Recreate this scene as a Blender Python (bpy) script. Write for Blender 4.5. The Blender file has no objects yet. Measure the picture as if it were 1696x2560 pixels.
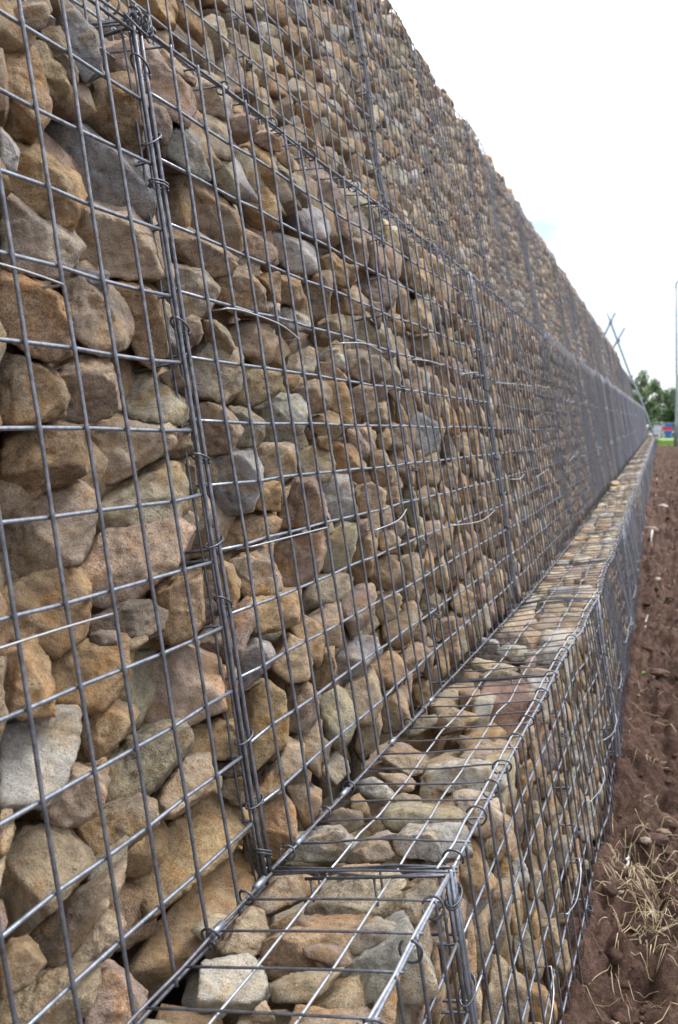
import bpy, bmesh, math, random
import numpy as np
from mathutils import Vector, Matrix

R = math.radians
scene = bpy.context.scene
col = scene.collection
rng = random.Random(7)
nrg = np.random.default_rng(11)

# ------------------------------------------------------------------ camera
cam_d = bpy.data.cameras.new("camera")
cam = bpy.data.objects.new("camera", cam_d)
col.objects.link(cam)
scene.camera = cam
CAM = Vector((0.4498, 0.0, 0.5186))
YAW, PIT = 0.31803, 0.0765
cam.location = CAM
cam.rotation_euler = (math.pi / 2 - PIT, 0, YAW)
cam_d.sensor_fit = 'VERTICAL'
cam_d.sensor_height = 24.0
cam_d.lens = 2580.3 / 2560 * 24.0
cam_d.clip_start = 0.02
cam_d.clip_end = 2000
cam_d.dof.use_dof = True
cam_d.dof.focus_distance = 1.35
cam_d.dof.aperture_fstop = 7.5

# ------------------------------------------------------------------ sky and sun (bright overcast)
SUN_EL, SUN_AZ = 54, 48          # azimuth clockwise from +Y
world = bpy.data.worlds.new("World")
scene.world = world
world.use_nodes = True
nt = world.node_tree
nt.nodes.clear()
wo = nt.nodes.new("ShaderNodeOutputWorld")
bg = nt.nodes.new("ShaderNodeBackground")
sky = nt.nodes.new("ShaderNodeTexSky")
sky.sky_type = 'NISHITA'
sky.sun_disc = False
sky.sun_elevation = R(SUN_EL)
sky.sun_rotation = R(SUN_AZ)
tc = nt.nodes.new("ShaderNodeTexCoord")
mp = nt.nodes.new("ShaderNodeMapping")
mp.inputs['Scale'].default_value = (1.0, 1.0, 4.0)
nz = nt.nodes.new("ShaderNodeTexNoise")
nz.inputs['Scale'].default_value = 2.6
nz.inputs['Detail'].default_value = 7
nz.inputs['Roughness'].default_value = 0.6
cr = nt.nodes.new("ShaderNodeValToRGB")
cr.color_ramp.elements[0].position = 0.44
cr.color_ramp.elements[0].color = (0.22, 0.22, 0.22, 1)
cr.color_ramp.elements[1].position = 0.60
cr.color_ramp.elements[1].color = (1, 1, 1, 1)
mx = nt.nodes.new("ShaderNodeMixRGB")
mx.inputs[2].default_value = (9.6, 9.9, 10.6, 1)
nt.links.new(tc.outputs['Generated'], mp.inputs[0])
nt.links.new(mp.outputs[0], nz.inputs['Vector'])
nt.links.new(nz.outputs['Fac'], cr.inputs[0])
sepz = nt.nodes.new("ShaderNodeSeparateXYZ")
nt.links.new(tc.outputs['Generated'], sepz.inputs[0])
ez = nt.nodes.new("ShaderNodeMapRange")          # thin cloud low down, closed overcast higher up
ez.inputs['From Min'].default_value = 0.17; ez.inputs['From Max'].default_value = 0.26
nt.links.new(sepz.outputs['Z'], ez.inputs['Value'])
mxz = nt.nodes.new("ShaderNodeMath"); mxz.operation = 'MAXIMUM'
nt.links.new(cr.outputs[0], mxz.inputs[0]); nt.links.new(ez.outputs[0], mxz.inputs[1])
nt.links.new(mxz.outputs[0], mx.inputs[0])
dim = nt.nodes.new("ShaderNodeMixRGB"); dim.blend_type = 'MULTIPLY'; dim.inputs[0].default_value = 1.0
dim.inputs[2].default_value = (0.82, 0.82, 0.95, 1)      # the grey-blue underside of the low cloud
nt.links.new(sky.outputs[0], dim.inputs[1])
nt.links.new(dim.outputs[0], mx.inputs[1])
nt.links.new(mx.outputs[0], bg.inputs[0])
bg.inputs[1].default_value = 0.078
nt.links.new(bg.outputs[0], wo.inputs[0])

sun_d = bpy.data.lights.new("sun", 'SUN')
sun_d.energy = 1.75
sun_d.angle = R(18)
sun_d.color = (1.0, 0.975, 0.94)
sun = bpy.data.objects.new("sun", sun_d)
col.objects.link(sun)
_d = Vector((math.sin(R(SUN_AZ)) * math.cos(R(SUN_EL)), math.cos(R(SUN_AZ)) * math.cos(R(SUN_EL)), math.sin(R(SUN_EL))))
sun.rotation_euler = (-_d).to_track_quat('-Z', 'Y').to_euler()

vs = scene.view_settings
vs.view_transform = 'Standard'
vs.look = 'None'
vs.gamma = 1.0
vs.exposure = 1.32

# ------------------------------------------------------------------ wall shape
B = 0.1599           # batter of the faces
W = 0.223            # ledge width
CELL = 0.0762
Y0 = 1.1007          # the near corner post
UX = -0.235          # setback of the upper wall
YEND = Y0 + 18 * 2.0
def XO(y): return -0.017 * max(0.0, y - 3.3)
def ZO(y): return 0.0115 * max(0.0, y - 3.3)
FT = {  # face: (X0, v0, v1)
 'm': (0.0, 0.0, 0.995), 'f': (W, -0.66, 0.03), 'u': (UX, 0.99, 2.03)}
NB = 1 / math.sqrt(1 + B * B)
def face_basis(f, y, v):
    """origin, u, v, n at a point of a face; u runs along the wall"""
    if f in FT:
        X0 = FT[f][0]
        return (Vector((X0 + XO(y) - B * v, y, v + ZO(y))), Vector((0, 1, 0)),
                Vector((-B * NB, 0, NB)), Vector((NB, 0, B * NB)))
    z0 = 0.99 if f == 'k' else 0.0
    x0 = (-0.158 + UX + 0.0) if f == 'k' else 0.0
    return (Vector((x0 + v + XO(y), y, z0 + ZO(y) + 0.10 * (v if f == 't' else 0))), Vector((0, 1, 0)), Vector((1, 0, 0)), Vector((0, 0, 1)))

# ------------------------------------------------------------------ helpers
def tag(o, label=None, cat=None, group=None, kind=None):
    if label: o['label'] = label
    if cat: o['category'] = cat
    if group: o['group'] = group
    if kind: o['kind'] = kind
    return o
def empty(name, loc):
    o = bpy.data.objects.new(name, None)
    o.empty_display_size = 0.1
    o.location = loc
    col.objects.link(o)
    return o
def link_mesh(name, me, mat, parent=None, origin=None):
    o = bpy.data.objects.new(name, me)
    if mat: me.materials.append(mat)
    if parent is not None:
        o.parent = parent
    elif origin is not None:
        o.location = origin
    col.objects.link(o)
    return o
def mesh_np(name, V, F, smooth=True, tint=None):
    """V (n,3), F (m,k) -> mesh"""
    me = bpy.data.meshes.new(name)
    V = np.asarray(V, dtype=np.float32)
    F = np.asarray(F, dtype=np.int32)
    m, k = F.shape
    me.vertices.add(len(V)); me.vertices.foreach_set('co', V.ravel())
    me.loops.add(m * k); me.loops.foreach_set('vertex_index', F.ravel())
    me.polygons.add(m)
    me.polygons.foreach_set('loop_start', np.arange(0, m * k, k, dtype=np.int32))
    me.polygons.foreach_set('use_smooth', np.full(m, smooth, dtype=bool))
    me.update(calc_edges=True)
    if tint is not None:
        a = me.attributes.new('tint', 'FLOAT_COLOR', 'POINT')
        a.data.foreach_set('color', np.asarray(tint, dtype=np.float32).ravel())
    return me

def vnoise(P, seed=0):
    """value noise in 3-D, -1..1"""
    P = np.asarray(P, dtype=np.float64)
    I = np.floor(P).astype(np.int64); Fr = P - I
    Fr = Fr * Fr * (3 - 2 * Fr)
    out = np.zeros(len(P))
    for dx in (0, 1):
        wx = Fr[:, 0] if dx else 1 - Fr[:, 0]
        for dy in (0, 1):
            wy = Fr[:, 1] if dy else 1 - Fr[:, 1]
            for dz in (0, 1):
                wz = Fr[:, 2] if dz else 1 - Fr[:, 2]
                h = ((I[:, 0] + dx) * 73856093) ^ ((I[:, 1] + dy) * 19349663) ^ ((I[:, 2] + dz) * 83492791) ^ (seed * 2654435761)
                h = (h ^ (h >> 13)) * 1274126177 & 0xffffffff
                h = (h ^ (h >> 16)) & 0xffff
                out += wx * wy * wz * (h / 32767.5 - 1)
    return out
def n1(x, seed=0):
    """cheap smooth 1-D noise"""
    i = math.floor(x); f = x - i; f = f * f * (3 - 2 * f)
    def h(k):
        return (math.sin(k * 127.1 + seed * 311.7) * 43758.5453) % 1.0 * 2 - 1
    return h(i) * (1 - f) + h(i + 1) * f

class Tubes:
    def __init__(s): s.V = []; s.F = []; s.n = 0
    def add(s, pts, r, k=6, closed=False, cap=True):
        P = np.array(pts, dtype=float); n = len(P)
        if closed: T = np.roll(P, -1, 0) - np.roll(P, 1, 0)
        else:
            T = np.empty_like(P); T[1:-1] = P[2:] - P[:-2]; T[0] = P[1] - P[0]; T[-1] = P[-1] - P[-2]
        T /= np.linalg.norm(T, axis=1)[:, None] + 1e-12
        up = np.array([0.13, 0.21, 0.97]) if abs(T[0][2]) < 0.8 else np.array([0.97, 0.2, 0.1])
        Nn = np.empty_like(P); a = up
        for i in range(n):
            a = a - T[i] * (a @ T[i]); a = a / (np.linalg.norm(a) + 1e-12); Nn[i] = a
        Bn = np.cross(T, Nn)
        ang = np.arange(k) * 2 * np.pi / k
        rr = np.broadcast_to(np.asarray(r, dtype=float), (n,))[:, None, None]
        V = P[:, None] + rr * (np.cos(ang)[None, :, None] * Nn[:, None] + np.sin(ang)[None, :, None] * Bn[:, None])
        V = V.reshape(-1, 3)
        m = n if closed else n - 1
        i = np.arange(m)[:, None]; j = np.arange(k)[None]
        i2 = (i + 1) % n; j2 = (j + 1) % k
        Fq = np.stack([i * k + j, i * k + j2, i2 * k + j2, i2 * k + j], -1).reshape(-1, 4) + s.n
        s.V.append(V); s.F.append(Fq); s.n += len(V)
        if cap and not closed:
            c0 = P[0] - T[0] * r * 0.3 if np.isscalar(r) else P[0]
            c1 = P[-1] + T[-1] * r * 0.3 if np.isscalar(r) else P[-1]
            s.V.append(np.array([c0, c1]))
            a0 = s.n; a1 = s.n + 1; b0 = s.n - len(V); b1 = s.n - k
            f = []
            for q in range(0, k, 2):
                f.append([a0, b0 + (q + 2) % k, b0 + (q + 1) % k, b0 + q])
                f.append([a1, b1 + q, b1 + (q + 1) % k, b1 + (q + 2) % k])
            s.F.append(np.array(f)); s.n += 2
    def build(s, name, mat, parent=None, off=None):
        V = np.concatenate(s.V); F = np.concatenate(s.F)
        if off is not None: V = V - np.array(off)
        return link_mesh(name, mesh_np(name, V, F), mat, parent)

class Boxes:
    def __init__(s): s.bm = bmesh.new()
    def box(s, c, d, rot=None, bev=0.0):
        r = bmesh.ops.create_cube(s.bm, size=1.0)
        M = Matrix.Translation(c) @ (rot or Matrix.Identity(4)) @ Matrix.Diagonal((*d, 1))
        bmesh.ops.transform(s.bm, matrix=M, verts=r['verts'])
        if bev:
            es = list({e for v in r['verts'] for e in v.link_edges})
            bmesh.ops.bevel(s.bm, geom=es, offset=bev, segments=2, affect='EDGES')
    def build(s, name, mat, parent=None):
        me = bpy.data.meshes.new(name); s.bm.to_mesh(me); s.bm.free()
        return link_mesh(name, me, mat, parent)

# ------------------------------------------------------------------ materials
def new_mat(name):
    m = bpy.data.materials.new(name); m.use_nodes = True
    t = m.node_tree; b = t.nodes['Principled BSDF']
    return m, t, b
def noise(t, scale, detail=4, rough=0.55, vec=None, dist=0.0):
    n = t.nodes.new('ShaderNodeTexNoise')
    n.inputs['Scale'].default_value = scale
    n.inputs['Detail'].default_value = detail
    n.inputs['Roughness'].default_value = rough
    n.inputs['Distortion'].default_value = dist
    if vec is not None: t.links.new(vec, n.inputs['Vector'])
    return n
def ramp(t, src, stops):
    r = t.nodes.new('ShaderNodeValToRGB')
    e = r.color_ramp.elements
    while len(e) < len(stops): e.new(0.5)
    for i, (p, c) in enumerate(stops):
        e[i].position = p
        e[i].color = (c, c, c, 1) if not isinstance(c, tuple) else (*c, 1)
    t.links.new(src, r.inputs[0]); return r
def mixc(t, fac, a, b, mode='MIX'):
    m = t.nodes.new('ShaderNodeMixRGB'); m.blend_type = mode
    for i, x in enumerate((fac, a, b)):
        if isinstance(x, (int, float)): m.inputs[i].default_value = x
        elif isinstance(x, tuple): m.inputs[i].default_value = (*x, 1)
        else: t.links.new(x, m.inputs[i])
    return m
def bump(t, h, dist, strength=1.0, nrm=None):
    b = t.nodes.new('ShaderNodeBump'); b.inputs['Distance'].default_value = dist
    b.inputs['Strength'].default_value = strength
    t.links.new(h, b.inputs['Height'])
    if nrm is not None: t.links.new(nrm, b.inputs['Normal'])
    return b

def make_stone_mat():
    m, t, b = new_mat('sandstone')
    at = t.nodes.new('ShaderNodeAttribute'); at.attribute_name = 'tint'
    geo = t.nodes.new('ShaderNodeNewGeometry')
    # every stone reads another place of the pattern: position + 7 * its own random number
    cmb = t.nodes.new('ShaderNodeVectorMath'); cmb.operation = 'MULTIPLY_ADD'
    comb = t.nodes.new('ShaderNodeCombineXYZ')
    for i in range(3): t.links.new(at.outputs['Alpha'], comb.inputs[i])
    t.links.new(comb.outputs[0], cmb.inputs[0]); cmb.inputs[1].default_value = (7.3, 11.1, 5.7)
    t.links.new(geo.outputs['Position'], cmb.inputs[2])
    vec = cmb.outputs[0]
    # bedding: stretched vector, turned differently for each stone
    rot = t.nodes.new('ShaderNodeVectorRotate'); rot.rotation_type = 'AXIS_ANGLE'
    rot.inputs['Axis'].default_value = (0.8, 0.3, 0.2)
    ma = t.nodes.new('ShaderNodeMath'); ma.operation = 'MULTIPLY'; ma.inputs[1].default_value = 37.0
    t.links.new(at.outputs['Alpha'], ma.inputs[0]); t.links.new(ma.outputs[0], rot.inputs['Angle'])
    t.links.new(vec, rot.inputs['Vector'])
    sc = t.nodes.new('ShaderNodeVectorMath'); sc.operation = 'MULTIPLY'; sc.inputs[1].default_value = (1, 1, 4.5)
    t.links.new(rot.outputs[0], sc.inputs[0])
    big = noise(t, 11, 3, 0.55, vec, 0.6)
    rust = noise(t, 15, 5, 0.62, vec, 1.4)
    bed = noise(t, 26, 6, 0.65, sc.outputs[0], 0.5)
    med = noise(t, 120, 5, 0.7, vec)
    fine = noise(t, 620, 3, 0.7, vec)
    grit = noise(t, 300, 2, 0.6, vec)
    base = mixc(t, 0.85, at.outputs['Color'], ramp(t, big.outputs['Fac'], [(0.34, (0.68, 0.69, 0.74)), (0.5, (1, 1, 1)), (0.64, (1.24, 1.19, 1.10))]).outputs[0], 'MULTIPLY')
    stain = ramp(t, rust.outputs['Fac'], [(0.5, 0.0), (0.62, 0.62)])
    c1 = mixc(t, stain.outputs[0], base.outputs[0], mixc(t, 1.0, base.outputs[0], (0.98, 0.74, 0.46), 'MULTIPLY').outputs[0])
    c2 = mixc(t, 0.8, c1.outputs[0], ramp(t, bed.outputs['Fac'], [(0.34, (0.78, 0.74, 0.70)), (0.5, (1, 1, 1)), (0.68, (1.14, 1.13, 1.12))]).outputs[0], 'MULTIPLY')
    c3 = mixc(t, 0.9, c2.outputs[0], ramp(t, med.outputs['Fac'], [(0.32, (0.62, 0.59, 0.57)), (0.5, (1.0, 1.0, 1.0)), (0.68, (1.30, 1.29, 1.26))]).outputs[0], 'MULTIPLY')
    c4 = mixc(t, 0.9, c3.outputs[0], ramp(t, fine.outputs['Fac'], [(0.36, (0.66, 0.64, 0.62)), (0.5, (1, 1, 1)), (0.64, (1.36, 1.35, 1.32))]).outputs[0], 'MULTIPLY')
    # each stone has its own amount of grain
    am = t.nodes.new('ShaderNodeMath'); am.operation = 'FRACT'
    a2 = t.nodes.new('ShaderNodeMath'); a2.operation = 'MULTIPLY'; a2.inputs[1].default_value = 17.3
    t.links.new(at.outputs['Alpha'], a2.inputs[0]); t.links.new(a2.outputs[0], am.inputs[0])
    a3 = t.nodes.new('ShaderNodeMapRange'); a3.inputs['To Min'].default_value = 0.35; a3.inputs['To Max'].default_value = 1.0
    t.links.new(am.outputs[0], a3.inputs['Value'])
    t.links.new(a3.outputs[0], c3.inputs[0]); t.links.new(a3.outputs[0], c4.inputs[0])
    dark = ramp(t, grit.outputs['Fac'], [(0.30, 0.6), (0.36, 0.0)])
    c5 = mixc(t, dark.outputs[0], c4.outputs[0], (0.05, 0.045, 0.04))
    t.links.new(c5.outputs[0], b.inputs['Base Color'])
    b.inputs['Roughness'].default_value = 0.92
    b.inputs['Specular IOR Level'].default_value = 0.25
    b1 = bump(t, bed.outputs['Fac'], 0.006, 0.6)
    b2 = bump(t, med.outputs['Fac'], 0.007, 1.0, b1.outputs[0])
    b3 = bump(t, fine.outputs['Fac'], 0.0018, 1.0, b2.outputs[0])
    t.links.new(b3.outputs[0], b.inputs['Normal'])
    return m
M_STONE = make_stone_mat()

def make_wire_mat(name, c, rough, mott=0.5):
    m, t, b = new_mat(name)
    geo = t.nodes.new('ShaderNodeNewGeometry')
    a = noise(t, 90, 5, 0.65, geo.outputs['Position'])
    f = noise(t, 700, 2, 0.6, geo.outputs['Position'])
    r1 = ramp(t, a.outputs['Fac'], [(0.35, tuple(x * (1 - mott) for x in c)), (0.62, c)])
    r2 = mixc(t, 0.35, r1.outputs[0], ramp(t, f.outputs['Fac'], [(0.4, 0.75), (0.6, 1.2)]).outputs[0], 'MULTIPLY')
    t.links.new(r2.outputs[0], b.inputs['Base Color'])
    b.inputs['Metallic'].default_value = 0.72
    rr = ramp(t, a.outputs['Fac'], [(0.3, rough + 0.12), (0.7, rough - 0.08)])
    t.links.new(rr.outputs[0], b.inputs['Roughness'])
    bp = bump(t, f.outputs['Fac'], 0.0003, 0.5); t.links.new(bp.outputs[0], b.inputs['Normal'])
    return m
M_WIRE = make_wire_mat('galvanised_wire', (0.30, 0.33, 0.385), 0.42)
M_DULL = make_wire_mat('dark_grey_wire', (0.19, 0.195, 0.225), 0.50)  # same wire in a darker grey: uprights, most edge frames, lid cross wires
M_BRIGHT = make_wire_mat('bright_wire', (0.48, 0.49, 0.52), 0.38, 0.3)
M_DARKW = make_wire_mat('lacing_wire', (0.13, 0.135, 0.155), 0.45)

def simple(name, c, rough=0.6, metal=0.0, var=0.15, scale=8):
    m, t, b = new_mat(name)
    geo = t.nodes.new('ShaderNodeNewGeometry')
    a = noise(t, scale, 5, 0.6, geo.outputs['Position'])
    r1 = ramp(t, a.outputs['Fac'], [(0.3, tuple(x * (1 - var) for x in c)), (0.7, tuple(min(1, x * (1 + var)) for x in c))])
    t.links.new(r1.outputs[0], b.inputs['Base Color'])
    b.inputs['Roughness'].default_value = rough; b.inputs['Metallic'].default_value = metal
    return m

# ------------------------------------------------------------------ stones
def ico(level):
    bm = bmesh.new(); bmesh.ops.create_icosphere(bm, subdivisions=level, radius=1.0)
    V = np.array([v.co[:] for v in bm.verts]); V /= np.linalg.norm(V, axis=1)[:, None]
    F = np.array([[v.index for v in f.verts] for f in bm.faces]); bm.free(); return V, F
ICO = {k: ico(k) for k in (1, 2, 3, 4, 5, 6)}

def hull2(P):
    P = sorted(map(tuple, P))
    def half(pts):
        o = []
        for p in pts:
            while len(o) >= 2 and (o[-1][0] - o[-2][0]) * (p[1] - o[-2][1]) - (o[-1][1] - o[-2][1]) * (p[0] - o[-2][0]) <= 0: o.pop()
            o.append(p)
        return o[:-1]
    return np.array(half(P) + half(P[::-1]))
def centroid(P):
    x, y = P[:, 0], P[:, 1]; x1, y1 = np.roll(x, -1), np.roll(y, -1)
    c = x * y1 - x1 * y; A = c.sum() / 2
    if abs(A) < 1e-9: return P.mean(0), 1e-6
    return np.array([((x + x1) * c).sum(), ((y + y1) * c).sum()]) / (6 * A), A

COL = {'t': (0.34, 0.262, 0.180), 'o': (0.345, 0.235, 0.130), 'k': (0.35, 0.255, 0.190), 'w': (0.42, 0.355, 0.26),
       'y': (0.32, 0.275, 0.205), 'g': (0.385, 0.365, 0.345), 'b': (0.255, 0.255, 0.26), 'p': (0.245, 0.19, 0.165),
       'd': (0.20, 0.155, 0.112), 'r': (0.24, 0.150, 0.122)}
CNAME = {'t': 'tan', 'o': 'ochre', 'k': 'pinkish tan', 'w': 'pale buff', 'y': 'olive grey', 'g': 'light grey', 'b': 'blue grey',
         'p': 'purple brown', 'd': 'dark brown', 'r': 'rusty red'}
def stone_mesh(face, code, poly, level, gap, seed, turned=False):
    """polygon (u,v) of the stone's outline on its face -> world vertices (float), faces, tint"""
    r = random.Random(seed)
    H = hull2(poly)
    c, A = centroid(H)
    A = abs(A)
    A0 = A
    o, U, Vv, N = face_basis(face, c[0], c[1])
    if turned:
        # the block lies with its long axis along e3, a little into the wall, and its outline across it
        o = o - N * (0.012 if face == 't' else 0.022)
        e3 = (CAM - o); dist = e3.length; e3.normalize()
        e1 = Vector((0, 0, 1)).cross(e3).normalized(); e2 = e3.cross(e1)
        Q = []
        for p in H:
            w = o + U * float(p[0] - c[0]) + Vv * float(p[1] - c[1]) - CAM
            s_ = dist / -w.dot(e3)
            w = w * s_
            Q.append((w.dot(e1), w.dot(e2)))
        H = blocky(hull2(np.array(Q)), r.choice((7, 8, 9)) if level >= 4 else 6); c2, A = centroid(H); A = abs(A)
        o = o + e1 * float(c2[0]) + e2 * float(c2[1])
        U, Vv, N2 = e1, e2, e3
        cc = c2
    else:
        N2 = N; cc = c
    size = math.sqrt(A)
    e = np.roll(H, -1, 0) - H
    L = np.linalg.norm(e, axis=1)
    keep = L > 1e-6
    e, L, Hh = e[keep], L[keep], H[keep]
    nn = np.stack([e[:, 1], -e[:, 0]], 1) / L[:, None]
    d = ((Hh - cc) * nn).sum(1)
    d = np.maximum(d, 0.12 * size)
    T = size * r.uniform(0.75, 1.05)
    if turned: T = size * r.uniform(0.9, 1.2)
    pl = []
    for (a, b_), dd, l in zip(nn, d, L):
        k = r.uniform(-0.30, 0.42) if not turned else (r.uniform(0.05, 0.38) if b_ > 0.3 else r.uniform(-0.02, 0.10))
        s = 1 / math.sqrt(1 + k * k)
        pl.append((a * s, b_ * s, k * s, (dd * 1.02 + (0.12 * T * k if turned else 0)) * s))
    # front: one or two broken faces at a slant, some chamfers
    ta, tb = (r.gauss(0, 0.13), r.gauss(0, 0.13)) if (face in 'tk' and not turned) else (r.gauss(0, 0.32), r.gauss(0.22 if turned else 0.10, 0.34))
    s = 1 / math.sqrt(1 + ta * ta + tb * tb)
    pl.append((ta * s, tb * s, s, T * 0.5 * s))
    if r.random() < 0.75:
        phi = r.uniform(0, 6.283); k = r.uniform(0.35, 1.2); s = 1 / math.sqrt(1 + k * k)
        pl.append((math.cos(phi) * k * s, math.sin(phi) * k * s, s, T * r.uniform(0.44, 0.56)))
    for _ in range(r.choice((2, 3, 4, 5))):
        phi = r.uniform(0, 6.283); k = r.uniform(0.8, 1.9); s = 1 / math.sqrt(1 + k * k)
        dr = np.array([math.cos(phi), math.sin(phi)])
        sup = ((H - cc) @ dr).max()
        pl.append((dr[0] * k * s, dr[1] * k * s, s, (sup * k * s + T * 0.5 * s) * (r.uniform(0.90, 1.0) if turned else r.uniform(0.74, 0.9))))
    pl.append((0, 0, -1, T * 0.5))
    PL = np.array(pl)
    D, F = ICO[level]
    q = np.maximum(0, D @ PL[:, :3].T) / PL[:, 3]
    kk = r.uniform(70, 150) if turned else r.uniform(45, 120)
    rad = (q ** kk).sum(1) ** (-1 / kk)
    X = D * rad[:, None] * (1.05 if turned else 1.04)
    if level >= 3:
        S = X + np.array([seed * 1.37 % 91, seed * 0.73 % 57, seed * 2.11 % 83])
        f0 = 1.0 / size
        dsp = size * (0.024 if turned else 0.034) * vnoise(S * f0 * 1.9, 1) + size * 0.028 * vnoise(S * f0 * 4.3, 2)
        dsp -= size * 0.03 * (1 - np.abs(vnoise(S * f0 * 6.3, 5))) ** 3
        if level >= 4:
            dsp += 0.0021 * vnoise(S * 80, 3) + 0.0013 * vnoise(S * 170, 4)
        X = X + D * dsp[:, None]
    else:
        X = X * (1 + 0.08 * vnoise(D * 1.9 + seed * 1.7, 1))[:, None]
    if turned:
        V = X @ np.array([U, Vv, N2])
        mx_ = float((V @ np.array(N)).max()) - (0.012 if face == 't' else 0.022) + gap
        cosn = max(0.12, float(N2.dot(N)))
        ds = mx_ / cosn                      # slide it back along its own axis until it only touches the mesh
        ds = max(-0.08, min(0.3, ds))
        V = V * (1 + ds / dist)
        o = o - N2 * ds
    else:
        X[:, 2] -= X[:, 2].max() + gap
        V = X @ np.array([U, Vv, N])
    base = np.array(COL[code]); br = r.uniform(0.88, 1.13)
    lum = base.mean(); base = lum + (base - lum) * 0.82
    base = base * br * 1.1 * np.array([1, r.uniform(0.97, 1.02), r.uniform(0.90, 1.04)])
    tint = np.tile(np.array([*base, r.random()]), (len(V), 1))
    return np.array(o), V, F, tint, A0

def blocky(H, n):
    """drop the least important edges of a convex outline, letting its neighbours run on to meet"""
    H = [np.array(p) for p in H]
    while len(H) > n:
        best = None; m = len(H)
        for i in range(m):
            a, b_, c_, d_ = H[i - 1], H[i], H[(i + 1) % m], H[(i + 2) % m]
            u1 = b_ - a; u2 = c_ - d_
            den = u1[0] * u2[1] - u1[1] * u2[0]
            if abs(den) < 1e-12: continue
            w = d_ - a
            t = (w[0] * u2[1] - w[1] * u2[0]) / den
            p = a + u1 * t
            if t <= 1 or (p - b_) @ (p - b_) > 9 * ((c_ - b_) @ (c_ - b_)) + 1e-9: continue
            ar = abs((c_[0] - b_[0]) * (p[1] - b_[1]) - (c_[1] - b_[1]) * (p[0] - b_[0])) / 2
            if best is None or ar < best[0]: best = (ar, i, p)
        if best is None: break
        _, i, p = best; m = len(H); j = (i + 1) % m
        H[i] = p; H.pop(j)
    return hull2(np.array(H))
def pick_code(r, pale=False):
    if pale == 'u': return r.choices('tyowgkdb', weights=(33, 24, 16, 5, 8, 5, 7, 2))[0]
    if pale: return r.choices('twygokbd', weights=(30, 22, 18, 16, 6, 6, 2, 1))[0]
    return r.choices('tokwygbpd', weights=(40, 22, 11, 8, 9, 5, 1.5, 1.5, 4))[0]

def clip(poly, n, d):
    """keep the part with p.n <= d"""
    out = []; m = len(poly)
    for i in range(m):
        a, b_ = poly[i], poly[(i + 1) % m]
        da = a[0] * n[0] + a[1] * n[1] - d; db = b_[0] * n[0] + b_[1] * n[1] - d
        if da <= 0: out.append(a)
        if (da < 0 < db) or (db < 0 < da):
            s = da / (da - db); out.append((a[0] + (b_[0] - a[0]) * s, a[1] + (b_[1] - a[1]) * s))
    return out
def fill_face(y0, y1, v0, v1, holes, seed, hs=(0.05, 0.084), ws=(0.07, 0.145), shrink=0.0015, far=1.0):
    r = random.Random(seed); seeds = []
    v = v0
    while v < v1:
        h = r.uniform(*hs) * far
        if v + h > v1 - 0.02: h = v1 - v
        y = y0 - r.uniform(0, 0.1)
        while y < y1:
            w = r.uniform(*ws) * far
            seeds.append((y + w / 2, v + h / 2 + r.uniform(-0.34, 0.34) * h, r.uniform(-1, 1)))
            y += w
        v += h
    grid = {}
    G = 0.2 * far
    for i, s in enumerate(seeds): grid.setdefault((int(s[0] // G), int(s[1] // G)), []).append(i)
    hb = [(h, h.mean(0), np.linalg.norm(h - h.mean(0), axis=1).max()) for h in holes]
    out = []
    K = 1.45
    for i, s in enumerate(seeds):
        near = []
        inside = False
        for h, c, rad in hb:
            if abs(s[0] - c[0]) < rad + 0.14 and abs(s[1] - c[1]) < rad + 0.14:
                e = np.roll(h, -1, 0) - h; w = np.array(s[:2]) - h
                cr_ = e[:, 0] * w[:, 1] - e[:, 1] * w[:, 0]
                if (cr_ > -0.004 * np.linalg.norm(e, axis=1)).all(): inside = True; break
                tt = np.clip((e * w).sum(1) / ((e * e).sum(1) + 1e-12), 0, 1)
                p = h + e * tt[:, None]; dd = np.linalg.norm(p - np.array(s[:2]), axis=1); j = dd.argmin()
                near.append((p[j], dd[j]))
        if inside: continue
        g = 0.16 * far
        poly = [(s[0] - g, max(v0, s[1] - g)), (s[0] + g, max(v0, s[1] - g)), (s[0] + g, min(v1, s[1] + g)), (s[0] - g, min(v1, s[1] + g))]
        gi, gj = int(s[0] // G), int(s[1] // G)
        for a in (-1, 0, 1):
            for b_ in (-1, 0, 1):
                for j in grid.get((gi + a, gj + b_), ()):
                    if j == i: continue
                    q = seeds[j]
                    du, dv = (q[0] - s[0]), (q[1] - s[1])
                    # anisotropic metric (stones are wider than high) with random weights
                    nx, nv = du / (K * K), dv
                    ln = math.hypot(nx, nv)
                    if ln < 1e-6: continue
                    wgt = 0.0006 * far * far * (s[2] - q[2])
                    dd = (((q[0] ** 2 - s[0] ** 2) / (K * K) + q[1] ** 2 - s[1] ** 2) + wgt) / 2
                    poly = clip(poly, (nx / ln, nv / ln), dd / ln - shrink)
                    if len(poly) < 3: break
                if len(poly) < 3: break
            if len(poly) < 3: break
        for p, dd in near:
            if len(poly) < 3: break
            n = (p - np.array(s[:2])) / (dd + 1e-9)
            poly = clip(poly, n, float(p @ n) + 0.004)
        if len(poly) < 3: continue
        P = np.array(poly); c, A = centroid(P)
        if abs(A) < 0.0007 * far: continue
        out.append(P)
    return out

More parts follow.
